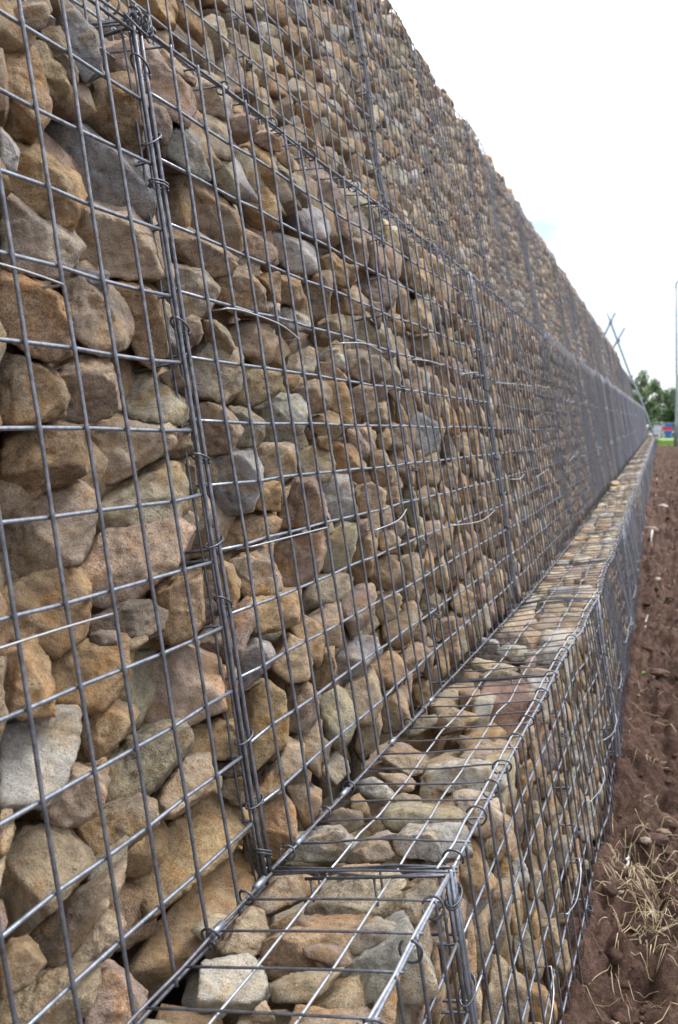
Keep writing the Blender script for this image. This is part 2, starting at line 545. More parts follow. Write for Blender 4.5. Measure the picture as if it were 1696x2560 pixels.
# outlines of the stones, millimetres on their face: face letter, colour letter, then (along, up) points
STONES = """
mt 858,926 939,958 943,949 929,931 894,912 867,898 850,892
mb 961,966 993,975 1033,965 1040,947 1038,923 995,897 983,902 959,924
mo 849,891 865,898 889,896 911,889 919,862 913,835 883,808 855,796 823,788
mt 895,905 925,915 937,905 955,901 964,885 960,869 921,847 914,864 905,887
md 913,916 959,936 982,900 975,887 965,887 942,910
mo 981,885 1056,919 1107,929 1117,905 1118,882 1106,858 1081,843 1024,836 975,853 976,866
mk 1046,947 1115,980 1153,993 1206,985 1269,980 1273,953 1244,922 1203,919 1153,922 1115,927 1068,920 1047,925
mp 1147,918 1175,920 1198,904 1180,880 1149,869 1137,887
mb 912,837 941,848 984,848 1062,836 1114,816 1110,790 1089,765 1032,764 939,762 908,788 888,804
mg 826,800 840,793 851,782 842,764 816,761
mo 847,790 890,789 932,781 939,763 941,746 914,719 862,728 836,746 820,745 820,757 844,766
my 810,738 826,739 839,728 868,717 911,720 928,707 912,688 879,671 818,669 791,665
mt 938,747 973,763 1050,770 1088,749 1104,718 1095,704 1017,690 943,684 907,684 903,692 929,727
mo 790,662 806,664 838,662 876,652 890,635 886,599 847,590 817,594 790,602 776,608
mt 896,669 922,678 954,673 985,660 1006,630 990,613 954,605 920,604 897,616 893,645
mo 971,673 1009,688 1073,687 1087,679 1085,647 1090,621 1055,594 1021,602 1006,630 986,662
mt 1138,766 1214,776 1297,767 1333,754 1316,739 1249,727 1159,731 1102,737 1094,754
mt 1121,837 1167,855 1244,848 1327,848 1374,828 1366,784 1345,768 1292,769 1220,779 1153,784 1125,796
mb 1203,906 1226,914 1283,900 1293,864 1267,854 1217,858 1157,865 1154,871 1188,888
mt 1163,994 1193,1002 1250,999 1296,996 1286,983 1249,983 1197,988
mw 1275,982 1332,1005 1382,1014 1409,989 1403,972 1344,960 1280,951 1272,958
mt 1253,934 1306,949 1365,951 1389,935 1380,910 1315,896 1269,906 1246,913
mk 1412,980 1472,1000 1507,1002 1508,986 1455,955 1417,942 1401,951
mk 1492,981 1550,1000 1611,1002 1600,977 1543,965 1492,962
my 1315,896 1359,902 1385,891 1394,865 1381,847 1337,845 1308,861
mo 1398,925 1454,952 1503,954 1568,951 1557,907 1535,891 1474,899 1400,882 1396,904
mo 1403,872 1464,893 1515,894 1557,873 1545,845 1473,826 1417,824 1389,836
my 1104,716 1137,723 1217,727 1250,715 1250,699 1219,675 1174,663 1116,659 1092,669 1090,689
mt 1258,724 1324,745 1388,750 1434,730 1430,703 1383,688 1301,684 1255,700
mk 1374,813 1433,814 1493,806 1505,791 1466,774 1410,774 1366,777
mk 1138,655 1165,665 1194,663 1199,648 1173,632 1143,627 1128,639
my 1200,664 1238,668 1277,653 1289,637 1266,621 1223,625 1195,636
mt 1279,658 1345,671 1410,670 1443,649 1421,629 1367,613 1304,629 1284,639
mo 1414,748 1512,765 1494,722 1441,713 1434,730
mg 1433,712 1491,716 1479,688 1431,688
mt 773,593 805,589 834,582 857,571 863,556 855,542 832,533 789,530 756,528
mt 841,579 884,590 927,595 956,587 960,563 958,547 931,539 889,533 847,535 865,556 860,571
mw 970,598 1028,600 1073,582 1116,565 1123,544 1091,531 1039,533 985,536 964,554 966,579
my 1137,611 1188,630 1237,634 1280,628 1299,601 1284,578 1226,560 1174,563 1131,566 1129,587
md 1065,586 1115,601 1126,566 1087,572
mt 1308,609 1381,615 1445,606 1430,584 1368,567 1293,555 1242,558 1278,576
mt 1137,555 1179,561 1230,555 1252,540 1263,521 1226,500 1150,495 1135,510 1134,534
my 1245,551 1291,550 1355,534 1348,519 1317,504 1238,502 1259,528
mo 760,515 779,520 832,533 866,527 879,508 876,491 862,481 815,471 766,463 739,464 743,479 758,497
mt 872,527 920,535 983,532 1047,531 1073,519 1065,506 1002,493 967,481 914,472 880,466 820,469 862,481 879,496
md 1070,523 1117,527 1117,497 1056,492 1019,495
mw 890,459 950,474 1042,489 1066,484 1085,461 1081,436 1055,425 989,427 936,427 880,425 883,444
mt 739,461 805,467 873,465 884,459 880,439 866,419 841,399 800,398 747,398 722,398
mk 877,423 936,427 1037,425 1064,412 1054,395 1019,371 966,370 943,356 912,348 885,350 849,363 837,383 822,395 854,401
mo 721,391 762,398 800,399 827,391 849,373 844,354 825,333 794,326 774,325 751,336 710,349
mg 1144,493 1204,500 1278,501 1309,484 1311,450 1272,423 1217,418 1141,415 1129,437 1131,469
md 1067,486 1116,482 1111,453 1083,454 1071,471
mo 1145,412 1222,415 1318,411 1346,398 1326,383 1272,376 1132,374 1061,378 1048,392 1077,411
mo 1315,452 1380,450 1364,412 1301,417 1261,424
mo 993,355 1033,361 1077,356 1082,332 1077,304 1036,292 993,293 973,304 967,322 972,352
md 844,343 883,345 912,348 975,336 989,328 979,313 943,310 896,322 858,327 835,335
mp 840,331 859,331 887,324 884,314 856,319 839,326
mt 908,314 944,311 946,307 911,301 906,308
mo 1147,359 1171,352 1188,325 1169,306 1141,301 1132,318 1120,341
mt 1174,361 1238,365 1294,352 1322,324 1320,307 1274,303 1194,313 1187,337
md 1055,358 1124,354 1118,309 1077,304 1086,329
mo 1175,307 1216,310 1316,297 1299,256 1221,263 1173,287
mk 1056,283 1141,288 1213,301 1216,280 1178,255 1135,230 1103,242 1068,264
mg 1166,253 1213,257 1250,243 1261,224 1238,215 1167,212 1130,203 1140,229
mo 707,340 732,341 746,339 747,323 768,293 766,275 741,280 695,293
mo 748,324 789,327 855,317 902,317 905,304 895,283 866,267 850,259 781,270 771,282
mk 905,292 961,293 1028,282 1080,259 1095,233 1092,210 1082,198 997,204 944,216 892,241 887,267
mg 694,288 737,281 789,267 798,256 790,238 760,211 740,207 702,216 678,225
mo 797,261 843,264 883,248 890,236 869,226 830,221 779,224 795,244
my 832,216 875,222 940,216 992,203 997,190 968,176 905,162 864,159 831,175 822,195
mk 758,215 782,221 816,208 828,189 818,179 795,175 760,179 734,195 728,206
mo 986,200 1045,194 1111,176 1124,159 1116,142 1097,138 1050,149 981,172
mo 1151,200 1223,199 1276,170 1275,132 1251,111 1193,107 1146,106 1130,130
mt 1288,178 1362,164 1401,134 1382,112 1328,106 1271,122
mt 981,172 1035,154 1040,136 1035,122 1004,123 941,124 905,136 904,156 927,163 967,159
md 1050,149 1117,129 1117,112 1069,125 1041,140
mt 772,176 815,172 888,159 906,149 904,131 878,128 824,129 784,135 776,155
mt 676,196 703,199 749,184 771,160 779,132 749,129 705,122 671,118 651,121 668,188
mt 677,223 692,218 692,203 680,191 668,188
mo 836,120 893,123 964,123 1033,118 1074,92 1094,61 1087,49 1044,42 986,44 902,47 845,50 827,66 816,90 833,108
mo 797,40 828,44 902,45 985,42 1062,46 1085,28 1095,-8 1060,-20 989,-20 914,-24 839,-18 800,3 793,27
mk 690,116 749,126 821,119 835,117 828,104 806,94 767,89 738,78 713,77 693,96
mt 756,84 791,91 819,75 818,62 804,50 767,55 716,75 734,76
mo 666,119 683,112 698,86 680,82 643,88 649,114
mt 642,86 672,81 703,81 749,61 769,50 768,34 745,24 709,29 637,68
mk 772,49 790,41 820,7 834,-15 825,-26 806,-25 730,17 745,24
mt 1115,90 1181,95 1257,106 1308,80 1303,68 1269,62 1188,61 1143,66 1115,76
md 1063,124 1111,112 1110,77 1073,90 1058,109
mo 1136,64 1231,44 1252,23 1244,-12 1191,-16 1146,-8 1129,46
md 1093,49 1121,44 1135,-2 1086,15
mt 1276,115 1356,113 1393,101 1360,30 1310,66 1285,101
mk 1237,58 1306,39 1350,7 1340,-13 1282,-15 1257,16
mg 1321,558 1353,565 1402,572 1485,572 1530,551 1499,522 1407,507 1340,513 1333,533
mt 1301,498 1359,504 1438,502 1457,485 1446,461 1384,452 1317,457 1297,480
mt 1469,494 1567,504 1624,495 1631,465 1590,446 1538,442 1477,451 1456,473
mo 1638,502 1715,501 1783,468 1763,454 1644,447 1634,471
mk 1741,530 1832,538 1887,515 1888,492 1826,478 1757,490
mt 1859,565 1992,578 2010,556 1981,531 1905,523 1832,538
mt 1916,519 2061,536 2143,532 2142,502 2033,486 1914,488
mb 2189,550 2326,559 2442,544 2463,509 2400,481 2250,469 2174,497
mo 1276,443 1412,441 1390,428 1359,412 1286,414 1241,423
mk 1390,428 1449,449 1522,449 1555,415 1563,388 1530,381 1438,382 1341,388 1367,412
mg 1555,434 1632,446 1707,438 1714,405 1712,377 1640,372 1568,378 1552,409
mt 1725,426 1827,429 1913,409 1881,376 1794,367 1725,380
mk 1902,414 2006,413 2021,383 1964,366 1883,380
mt 1843,485 1942,487 1994,446 1966,423 1851,424 1837,447
mt 1972,487 2117,489 2168,458 2139,411 2026,420 1994,446
mo 2200,479 2278,482 2251,410 2169,400
mt 2266,464 2412,466 2429,426 2344,396 2248,405
mt 2393,437 2514,449 2596,426 2563,381 2444,382 2392,404
mk 1302,366 1431,368 1523,366 1515,338 1478,310 1384,299 1323,307 1300,341
my 1520,360 1628,370 1701,357 1673,324 1610,311 1587,287 1504,304 1486,328
mo 1206,368 1252,366 1315,342 1318,314 1291,303 1212,314 1186,314
mo 1667,335 1779,339 1797,311 1744,273 1665,263 1608,284 1623,316
mt 1693,364 1768,366 1769,344 1702,335 1683,344
mt 1815,332 1913,331 1960,306 1935,289 1836,296
mw 1894,348 2000,347 2053,327 1982,316 1899,332
mt 1764,286 1863,293 1951,263 1950,235 1842,231 1754,243 1727,265
mt 1957,275 2087,268 2130,250 2093,221 2003,216 1954,243
mk 2177,325 2313,318 2358,291 2305,244 2185,248 2151,283
my 1380,290 1474,302 1570,296 1627,278 1607,261 1540,254 1457,264 1402,262 1373,274
mo 1220,301 1285,304 1365,293 1381,273 1364,252 1316,252 1212,265 1213,283
mk 1564,260 1653,261 1744,250 1752,229 1692,199 1617,191 1578,202 1560,231
mt 1755,221 1867,223 1916,204 1869,176 1771,178 1744,201
mo 1330,249 1399,255 1436,239 1458,205 1439,184 1408,178 1377,206
mk 1415,252 1500,254 1555,242 1551,213 1529,188 1472,196 1436,218
mt 1269,230 1326,239 1375,221 1394,184 1369,169 1294,183 1247,213
mo 1444,195 1497,186 1484,137 1418,140 1370,172
mg 1504,180 1604,187 1722,161 1734,134 1621,133 1507,122 1489,148
mt 1771,178 1869,176 1978,175 2008,141 1926,115 1837,121 1756,151
mk 1905,186 2000,183 2046,147 2001,130 1971,163
mt 2092,191 2225,158 2208,133 2055,133 2042,169
my 1399,138 1463,135 1517,100 1539,59 1510,44 1438,43 1407,76
mt 1497,124 1573,126 1659,114 1690,79 1686,48 1619,38 1548,57 1515,98
mo 1666,127 1768,123 1852,95 1878,62 1788,60 1713,74 1667,105
mt 1829,107 1938,109 2013,94 2030,66 1983,47 1882,69
mk 2026,88 2095,53 2059,26 2002,22 1975,61
mt 1690,54 1811,51 1847,11 1845,-19 1773,-15 1677,8
mo 1897,42 1990,31 2034,2 2008,-25 1926,-16 1863,11
md 1277,107 1362,95 1418,61 1391,43 1259,83
mt 1199,113 1255,108 1308,87 1308,69 1195,103
mt 1558,54 1675,51 1669,17 1617,-10 1550,-4 1521,25
mt 2177,116 2332,94 2328,57 2204,67 2140,92
mt 2403,160 2591,103 2544,79 2395,84 2310,126
mw 1468,620 1497,639 1577,654 1622,655 1626,642 1591,619 1544,612 1486,613
mo 1462,608 1529,608 1514,596 1474,583 1454,596
mt 1475,587 1552,598 1616,599 1665,581 1647,565 1601,555 1552,554 1485,570
mo 1636,597 1664,601 1755,604 1780,583 1780,557 1763,537 1722,536 1705,549 1638,568
mk 1801,600 1850,608 1945,610 1940,586 1907,563 1814,550 1792,568
my 1893,563 1956,576 2023,576 2003,541 1918,521 1887,540
mg 1641,653 1706,666 1752,669 1785,652 1775,632 1732,640 1637,644
mk 1640,640 1701,644 1746,632 1785,616 1713,612 1640,617
my 1797,664 1909,671 1937,659 1916,620 1861,618 1796,626
my 1917,673 2026,677 2104,653 2070,632 1986,618 1923,621
mt 1540,549 1600,554 1696,541 1700,527 1654,512 1575,510 1542,533
mo 1635,505 1684,505 1722,490 1767,471 1790,456 1727,453 1633,458
mk 1723,527 1777,528 1824,509 1854,490 1821,477 1755,484 1719,506
mt 1828,528 1894,526 1906,511 1878,497 1844,509
mo 1917,519 2010,527 2017,500 1941,483 1906,497
mo 1576,965 1634,988 1663,978 1653,955 1596,956
my 1586,950 1677,951 1701,927 1702,909 1627,896 1564,897 1558,921
mg 1560,888 1632,906 1735,900 1795,883 1767,865 1678,856 1576,851 1551,866
mp 1705,955 1771,980 1855,990 1921,971 1961,938 1944,904 1880,889 1792,898 1719,906 1701,927
my 1902,977 2015,998 2157,1003 2177,988 2138,943 2054,931 1965,946 1915,959
mk 1806,885 1886,900 2043,911 2045,889 1997,846 1881,846 1789,850 1746,862
mg 1536,830 1627,838 1701,826 1699,801 1637,783 1552,777 1502,786 1480,820
mo 1423,747 1507,762 1603,764 1610,742 1553,723 1459,715
mt 1610,759 1695,792 1757,804 1769,787 1721,728 1637,704 1619,722
mo 1728,824 1795,841 1884,829 1866,793 1790,790 1719,804
mk 1766,780 1866,793 1962,778 1948,753 1863,743 1754,734
mp 1947,818 2059,845 2200,850 2247,829 2167,792 1999,779 1933,792
mt 1888,836 1962,848 1934,816 1876,791
mg 1435,709 1512,718 1588,710 1604,689 1519,680 1462,688
mt 1666,710 1770,727 1790,703 1675,668 1596,670
my 1812,728 1959,750 2130,727 2136,686 1987,663 1840,653 1803,688
mt 2288,738 2515,762 2591,728 2552,701 2287,683
mt 2307,796 2429,831 2560,802 2562,775 2382,754 2284,757
mt 2083,767 2232,776 2267,756 2192,733 2081,738
mt 2290,902 2435,925 2590,908 2592,882 2483,859 2301,868
tg 889,15 905,27 920,47 904,72 871,91 841,98 829,83 817,47
tt 935,11 999,8 1015,9 1003,35 979,48 938,60 918,52 912,35 920,20
tt 1055,4 1102,10 1122,34 1116,51 1092,65 1061,56 1036,41 1013,34 1024,7
to 942,60 971,67 986,98 1000,143 989,150 949,146 926,153 896,121 873,109 882,89 912,71
td 980,52 1019,67 1009,82 988,90 971,67
tw 1031,74 1070,82 1110,104 1127,129 1131,150 1103,165 1052,155 1017,149 1001,129 993,104 1005,84
tp 940,105 948,118 941,148 931,155 914,152 919,130 925,111
ty 957,145 993,149 1011,162 1008,180 982,183 958,173 936,158 942,149
ty 1028,155 1066,165 1108,182 1108,199 1068,217 1013,210 996,184
to 1075,160 1129,177 1140,194 1115,202 1095,190 1061,166
tg 862,142 911,154 954,174 995,182 1000,196 943,227 916,239 890,247 870,240 843,156
tt 863,99 887,116 910,150 879,148 852,142 842,111
tt 836,94 843,103 829,115 823,95
tg 1160,-2 1225,-10 1269,14 1278,31 1247,58 1207,82 1178,72 1168,43 1169,6
tg 1214,125 1256,127 1280,159 1289,187 1248,206 1205,212 1183,184 1182,144
tt 1161,78 1192,76 1228,86 1229,110 1196,127 1175,120 1161,98
to 1143,78 1160,114 1147,128 1124,127 1107,95
tt 1315,-10 1347,12 1340,41 1298,57 1265,47 1277,17
tg 1446,-8 1479,18 1447,53 1409,72 1380,62 1417,14
to 1404,3 1418,17 1374,46 1359,23
ty 1320,76 1351,100 1359,173 1326,188 1298,169 1264,111 1293,87
tt 1380,62 1405,86 1396,112 1366,122 1340,91
tg 1482,100 1536,117 1565,175 1545,204 1476,221 1425,200 1419,154 1433,118
tt 1495,23 1503,47 1467,85 1441,89 1425,68
tw 1387,161 1416,172 1410,206 1356,235 1306,237 1268,228 1270,212 1341,187
tt 1583,5 1599,52 1574,75 1525,84 1489,64 1508,32
tr 1687,96 1843,94 1982,107 2020,173 1909,207 1778,221 1676,205 1625,130
tt 1794,32 1855,45 1889,57 1871,92 1848,111 1762,95 1729,73
tt 1960,-11 1971,23 1930,44 1866,35 1917,3
ty 1777,-21 1840,-2 1864,27 1811,40 1739,26 1718,2
tg 1957,79 2016,84 2002,115 1923,117 1900,90
to 2011,44 2079,39 2058,81 1979,95 1956,75
ty 2159,58 2248,87 2187,141 2102,161 2053,119 2075,82
tg 2389,121 2481,190 2309,208 2288,144
tw 2286,11 2335,26 2308,77 2279,118 2194,105 2230,31
tg 2410,46 2512,59 2479,108 2369,129 2318,108
tb 2373,4 2605,-19 2578,22 2482,44 2365,49
tp 2624,-6 2719,21 2653,84 2518,78 2528,31
ft 1242,4 1287,-7 1327,-37 1353,-69 1386,-105 1337,-99 1252,-70 1203,-49
fo 1432,-23 1490,-46 1527,-78 1518,-98 1447,-95 1401,-69 1389,-35
ft 1495,-51 1528,-55 1587,-89 1577,-121 1530,-128 1488,-99
ft 1623,-74 1701,-99 1697,-114 1649,-115 1617,-113 1585,-91
fo 1670,-37 1819,-58 1828,-87 1786,-101 1712,-99 1647,-72
fp 1896,-51 2061,-83 2143,-132 2126,-159 1982,-135 1882,-89
fy 2107,-88 2223,-115 2316,-154 2339,-186 2209,-155 2108,-115
ft 1880,-116 1983,-147 2003,-172 1960,-179 1855,-138
fg 2365,-184 2481,-222 2462,-251 2324,-228 2304,-194
fg 1537,-131 1596,-146 1637,-183 1647,-207 1572,-191 1529,-149
ft 1743,-117 1827,-138 1826,-163 1761,-160 1708,-127
fo 1732,-151 1823,-166 1846,-197 1749,-207 1695,-174
ft 2093,-184 2189,-215 2205,-248 2116,-253 2043,-195
fy 1983,-269 2088,-302 2122,-336 2061,-350 1948,-309 1926,-272
ft 1862,-144 1989,-183 1995,-219 1893,-208 1850,-168
fw 2301,-321 2456,-371 2547,-438 2530,-464 2324,-401 2234,-334
fg 2412,-331 2577,-387 2587,-416 2523,-417 2416,-362
fw 2300,-431 2371,-469 2432,-517 2370,-502 2238,-438
fy 1503,-136 1552,-168 1566,-197 1516,-184 1460,-160
ft 1678,-201 1755,-238 1760,-270 1673,-252 1613,-217
fp 1109,-25 1131,-39 1117,-71 1079,-80 1074,-77
fo 1103,-57 1157,-74 1199,-103 1183,-117 1102,-104 1062,-95 1079,-69
fg 1203,-11 1312,-47 1389,-108 1332,-104 1247,-91 1195,-58
fy 1334,-89 1458,-132 1481,-169 1434,-188 1346,-185 1320,-160 1315,-125
fo 1059,-98 1158,-109 1164,-148 1141,-168 1047,-116
fd 1244,-107 1310,-131 1323,-170 1282,-178 1242,-162 1233,-134
ft 1352,-192 1398,-227 1362,-252 1298,-254 1222,-212 1243,-186 1304,-193
fy 1465,-216 1558,-247 1615,-291 1561,-308 1472,-269 1457,-239
ft 1675,-288 1829,-358 1838,-406 1694,-358 1652,-308
ft 1588,-283 1683,-315 1681,-352 1621,-353 1529,-306
fo 1528,-322 1641,-385 1710,-450 1687,-468 1500,-365
ft 1404,-235 1466,-275 1517,-333 1459,-342 1339,-277
ft 1750,-365 1907,-433 1901,-476 1796,-457 1722,-388
"""
traced = []
for ln in STONES.strip().splitlines():
    a = ln.split()
    P = np.array([[float(x) / 1000 for x in p.split(',')] for p in a[1:]])
    traced.append((a[0][0], a[0][1], hull2(P)))

recs = []   # face, code, poly, gap, traced?
for i, (f, c, P) in enumerate(traced): recs.append((f, c, P, None, True))
rr = random.Random(3)
def holes(f): return [P for g, c, P in traced if g == f]
def addfill(f, polys, gap=(0.005, 0.02)):
    for P in polys: recs.append((f, pick_code(rr, 'u' if f == 'u' else f == 't'), P, rr.uniform(*gap), False))
addfill('m', fill_face(0.15, 12, 0.0, 0.985, holes('m'), 1), (0.014, 0.032))
addfill('m', fill_face(12, YEND, 0.0, 0.99, [], 2, far=1.15))
addfill('f', fill_face(0.15, 12, -0.66, 0.0, holes('f'), 4), (0.014, 0.03))
addfill('f', fill_face(12, YEND, -0.6, 0.0, [], 5, far=1.2))
addfill('t', fill_face(0.1, 10, -0.03, 0.205, holes('t'), 6, hs=(0.07, 0.10), ws=(0.09, 0.17)), (0.006, 0.02))
addfill('t', fill_face(10, YEND, -0.03, 0.205, [], 7, far=1.2))
addfill('k', fill_face(0.2, 12, 0.02, 0.215, [], 8, hs=(0.06, 0.09)), (0.012, 0.06))
addfill('k', fill_face(12, YEND, 0.02, 0.215, [], 18, far=1.3))
addfill('u', fill_face(0.6, 12, 0.985, 2.06, [], 9, hs=(0.045, 0.075), ws=(0.065, 0.125)), (0.004, 0.03))
addfill('u', fill_face(12, 24.6, 0.985, 2.06, [], 10, far=1.15))
addfill('u', fill_face(24.6, 32, 0.985, 1.88, [], 19, far=1.2))

right = Vector((math.cos(YAW), math.sin(YAW), 0))
fwd = Vector((-math.sin(YAW) * math.cos(PIT), math.cos(YAW) * math.cos(PIT), -math.sin(PIT)))
upv = right.cross(fwd)
def project(p):
    d = p - CAM; z = d.dot(fwd)
    if z < 0.05: return (9, 9, z)
    return (d.dot(right) / z / (848 / 2580.3), d.dot(upv) / z / (1280 / 2580.3), z)
def seen_size(f, P):
    c, A = centroid(P); A = abs(A)
    o, U, Vv, N = face_basis(f, c[0], c[1])
    x, y, z = project(o)
    if abs(x) > 1.03 or abs(y) > 1.03 or z < 0.1: return 0
    d = (CAM - o).normalized()
    if f == 'k': return 0
    if f == 'u':
        # hidden behind the middle wall's top edge?
        t = (0 - B * 0.99 - CAM.x) / (o.x - CAM.x)
        if CAM.z + (o.z - CAM.z) * t < 0.985: return 0
    return A * abs(d.dot(N)) / z ** 2 * 2580 ** 2

sz = [(seen_size(f, P), i) for i, (f, c, P, g, tr) in enumerate(recs)]
own = {i for s, i in sorted(sz, key=lambda a: -a[0])[:300] if s > 0}
own_order = sorted(own)

ORD = ['zeroth', 'first', 'second', 'third', 'fourth', 'fifth', 'sixth', 'seventh', 'eighth', 'ninth', 'tenth', 'eleventh', 'twelfth',
       'thirteenth', 'fourteenth', 'fifteenth', 'sixteenth', 'seventeenth', 'eighteenth', 'nineteenth', 'twentieth']
ORD += ['twenty-' + o for o in ORD[1:10]] + ['thirtieth'] + ['thirty-' + o for o in ORD[1:10]] + ['fortieth'] + ['forty-' + o for o in ORD[1:10]]
def where(f, P):
    c, A = centroid(P)
    k = (c[0] - Y0) / CELL
    along = (ORD[int(k) + 1] + ' cell past post') if k >= 0 else (ORD[int(-k) + 1] + ' cell before post')
    if f == 'm': s = 'in middle wall, %s row down' % ORD[max(1, 13 - int(c[1] / CELL))]
    elif f == 'f': s = 'in lowest wall, %s row down' % ORD[max(1, int(-c[1] / CELL) + 1)]
    elif f == 'u': s = 'in upper wall, %s row up' % ORD[max(1, int((c[1] - 0.99) / CELL) + 1)]
    else: s = 'on ledge, %s strip out' % ORD[min(3, int(c[1] / CELL) + 1)]
    return s + ', ' + along
cells = {}
for i in own_order:
    f, code, P, g, tr = recs[i]
    cells.setdefault(where(f, P), []).append(i)
GROUP = {'m': 'stones filling the middle wall', 'f': 'stones filling the lowest wall', 't': 'stones on top of the ledge', 'u': 'stones filling the upper wall'}
labels = {}
for w, L in cells.items():
    L = sorted(L, key=lambda i: -centroid(recs[i][2])[0][1])
    for n, i in enumerate(L):
        f, code, P, g, tr = recs[i]
        A = abs(centroid(P)[1])
        e = P.max(0) - P.min(0)
        adj = 'large' if A > 0.011 else ('small' if A < 0.0035 else ('long' if e[0] > 1.9 * e[1] else 'mid-sized'))
        pre = '' if len(L) == 1 else (('upper ', 'lower ') if len(L) == 2 else ('top ', 'middle ', 'bottom ', 'lowest '))[n]
        labels[i] = pre + adj + ' ' + CNAME[code] + ' stone ' + w

sV, sF, sT, sn = {3: [], }, None, None, 0
SV, SF, ST = [], [], []; sn = 0
for i, (f, code, P, g, tr) in enumerate(recs):
    c, A = centroid(P)
    if abs(A) < 1e-5: continue
    y = c[0]
    s = sz[i][0]
    if g is None: g = (0.003 + 0.012 * random.Random(i * 7 + 1).random()) * (0.6 if f == 't' else 1)
    if i in own:
        lv = 5 if s > 9000 else 4
        o, V, F, T, A = stone_mesh(f, code, P, lv, g, i + 1, tr or (f in 'mf' and 0.5 < y < 7))
        me = mesh_np('stone', V, F, True, T)
        ob = link_mesh('stone', me, M_STONE, None, Vector(o))
        tag(ob, labels[i], 'stone', GROUP[f])
    else:
        lv = 4 if s > 2500 else 3 if y < 4.5 else 2 if y < 14 else 1
        if s == 0 and f != 'u': lv = min(lv, 2)
        o, V, F, T, A = stone_mesh(f, code, P, lv, g, i + 1, f in 'mf' and 0.5 < y < 7)
        SV.append(V + o); SF.append(F + sn); ST.append(T); sn += len(V)
# a second, deeper layer so that gaps look into more stone and not through the wall
for f, y1_, v0, v1, sd in (('m', 9, 0, 0.97, 31), ('u', 9, 0.99, 2.0, 32), ('f', 9, -0.64, -0.02, 33), ('t', 7, -0.05, 0.2, 34)):
    for P in fill_face(0.1, y1_, v0, v1, [], sd, far=1.25):
        o, V, F, T, A = stone_mesh(f, pick_code(rr), P, 3 if centroid(P)[0][0] < 2.2 else 2, rr.uniform(0.055, 0.075), sd * 1000 + len(SV))
        SV.append(V + o); SF.append(F + sn); ST.append(T); sn += len(V)
# loose stones heaped unevenly on the very top of the upper wall
for _ in range(520):
    y = rr.uniform(0.8, 24.4); w = rr.uniform(0.05, 0.11); h = rr.uniform(0.03, 0.06)
    a = np.array([[math.cos(q) * w / 2 + y, math.sin(q) * h / 2 + 2.065 + rr.uniform(-.02, 0.03)] for q in [k * 1.05 for k in range(6)]])
    o, V, F, T, A = stone_mesh('u', pick_code(rr), a, 3 if y < 5 else 2, rr.uniform(0.01, 0.06), 50000 + len(SV))
    SV.append(V + o); SF.append(F + sn); ST.append(T); sn += len(V)
# the packed heart of the wall behind all of it: stepped body following the wall's line
ys = [0.0, 3.3, YEND]
def strip(x_of, prof):
    global sn
    for a, b_ in ((0.0, 3.3), (3.3, 12), (12, 24.6), (24.6, YEND)):
        V = []
        for y in (a, b_):
            for (x, z) in prof(b_ > 24.7): V.append((x + XO(y), y, z + ZO(y)))
        n = len(V) // 2
        F = []
        for i in range(n):
            j = (i + 1) % n
            F.append((i, j, n + j)); F.append((i, n + j, n + i))
        for i in range(1, n - 1): F.append((0, i + 1, i)); F.append((n, n + i, n + i + 1))
        SV.append(np.array(V, float)); SF.append(np.array(F) + sn)
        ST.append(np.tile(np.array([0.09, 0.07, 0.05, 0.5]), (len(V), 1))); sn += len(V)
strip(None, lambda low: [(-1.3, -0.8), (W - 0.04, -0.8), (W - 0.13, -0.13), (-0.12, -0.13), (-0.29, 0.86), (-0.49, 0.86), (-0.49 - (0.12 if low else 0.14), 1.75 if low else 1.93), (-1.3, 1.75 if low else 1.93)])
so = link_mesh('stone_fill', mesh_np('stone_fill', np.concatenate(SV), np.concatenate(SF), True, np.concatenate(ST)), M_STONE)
tag(so, 'packed small brown sandstone rubble filling the far cages and gaps', 'rubble', kind='stuff')
SV = SF = ST = None

# ------------------------------------------------------------------ wire baskets
def wob(f, y, v, amp=1.0):
    """how far the mesh stands off its plane: baskets bulge, wires are bent"""
    s = {'m': 0, 'f': 3, 'u': 6, 't': 9, 'k': 12}[f]
    a = 0.006 * n1(y * 1.3 + s, 1) + 0.004 * n1(y * 3.1 + v * 4.7 + s, 2)
    if f == 'm': a += -0.004 * math.sin(math.pi * min(1, max(0, v)))
    if f == 'f' and y > 2.5: a *= 2.0
    if f == 'u' and y > 3: a *= 2.5
    return a * amp * min(1.0, 0.35 + 0.35 * max(0, y - 1.0))
def wp(f, y, v, n, ys, amp=1.0):
    """point of the mesh; ys = start of its basket (each basket is level and straight)"""
    zo = 0.0115 * max(0.0, ys - 3.3) - (0.011 if ys < Y0 - 0.5 and f in 'mu' else 0.0)
    n = n + wob(f, y, v, amp) * (math.sin(math.pi * max(0.0, min(1.0, v / 0.23))) if f in 'tk' else 1)
    if f in FT:
        X0 = FT[f][0]
        return (X0 + XO(y) - B * v + n * NB, y, v + zo + n * B * NB)
    z0, x0 = (0.99, -0.158 + UX) if f == 'k' else (0.0, 0.0)
    w = 0.235 if f == 'k' else W
    fr = max(0.0, min(1.0, v / w))
    return (x0 + v + XO(y) + (wob('f', y, 0) if f == 't' else wob('m', y, 0.99)) * fr, y, z0 + zo + (0.031 * fr if f == 't' else 0) + n)

def ring(center, ax, rad, r, gap=0.5, k=6, n=16, sq=1.0, tilt=None):
    """open ring round an axis"""
    ax = Vector(ax).normalized(); a = ax.orthogonal().normalized(); b = ax.cross(a)
    st = rng.uniform(0, 6.28)
    pts = []
    for i in range(n + 1):
        t = st + gap / 2 + (6.283 - gap) * i / n
        pts.append(Vector(center) + a * math.cos(t) * rad + b * math.sin(t) * rad * sq + ax * (0.004 * (i / n - 0.5)))
    return pts

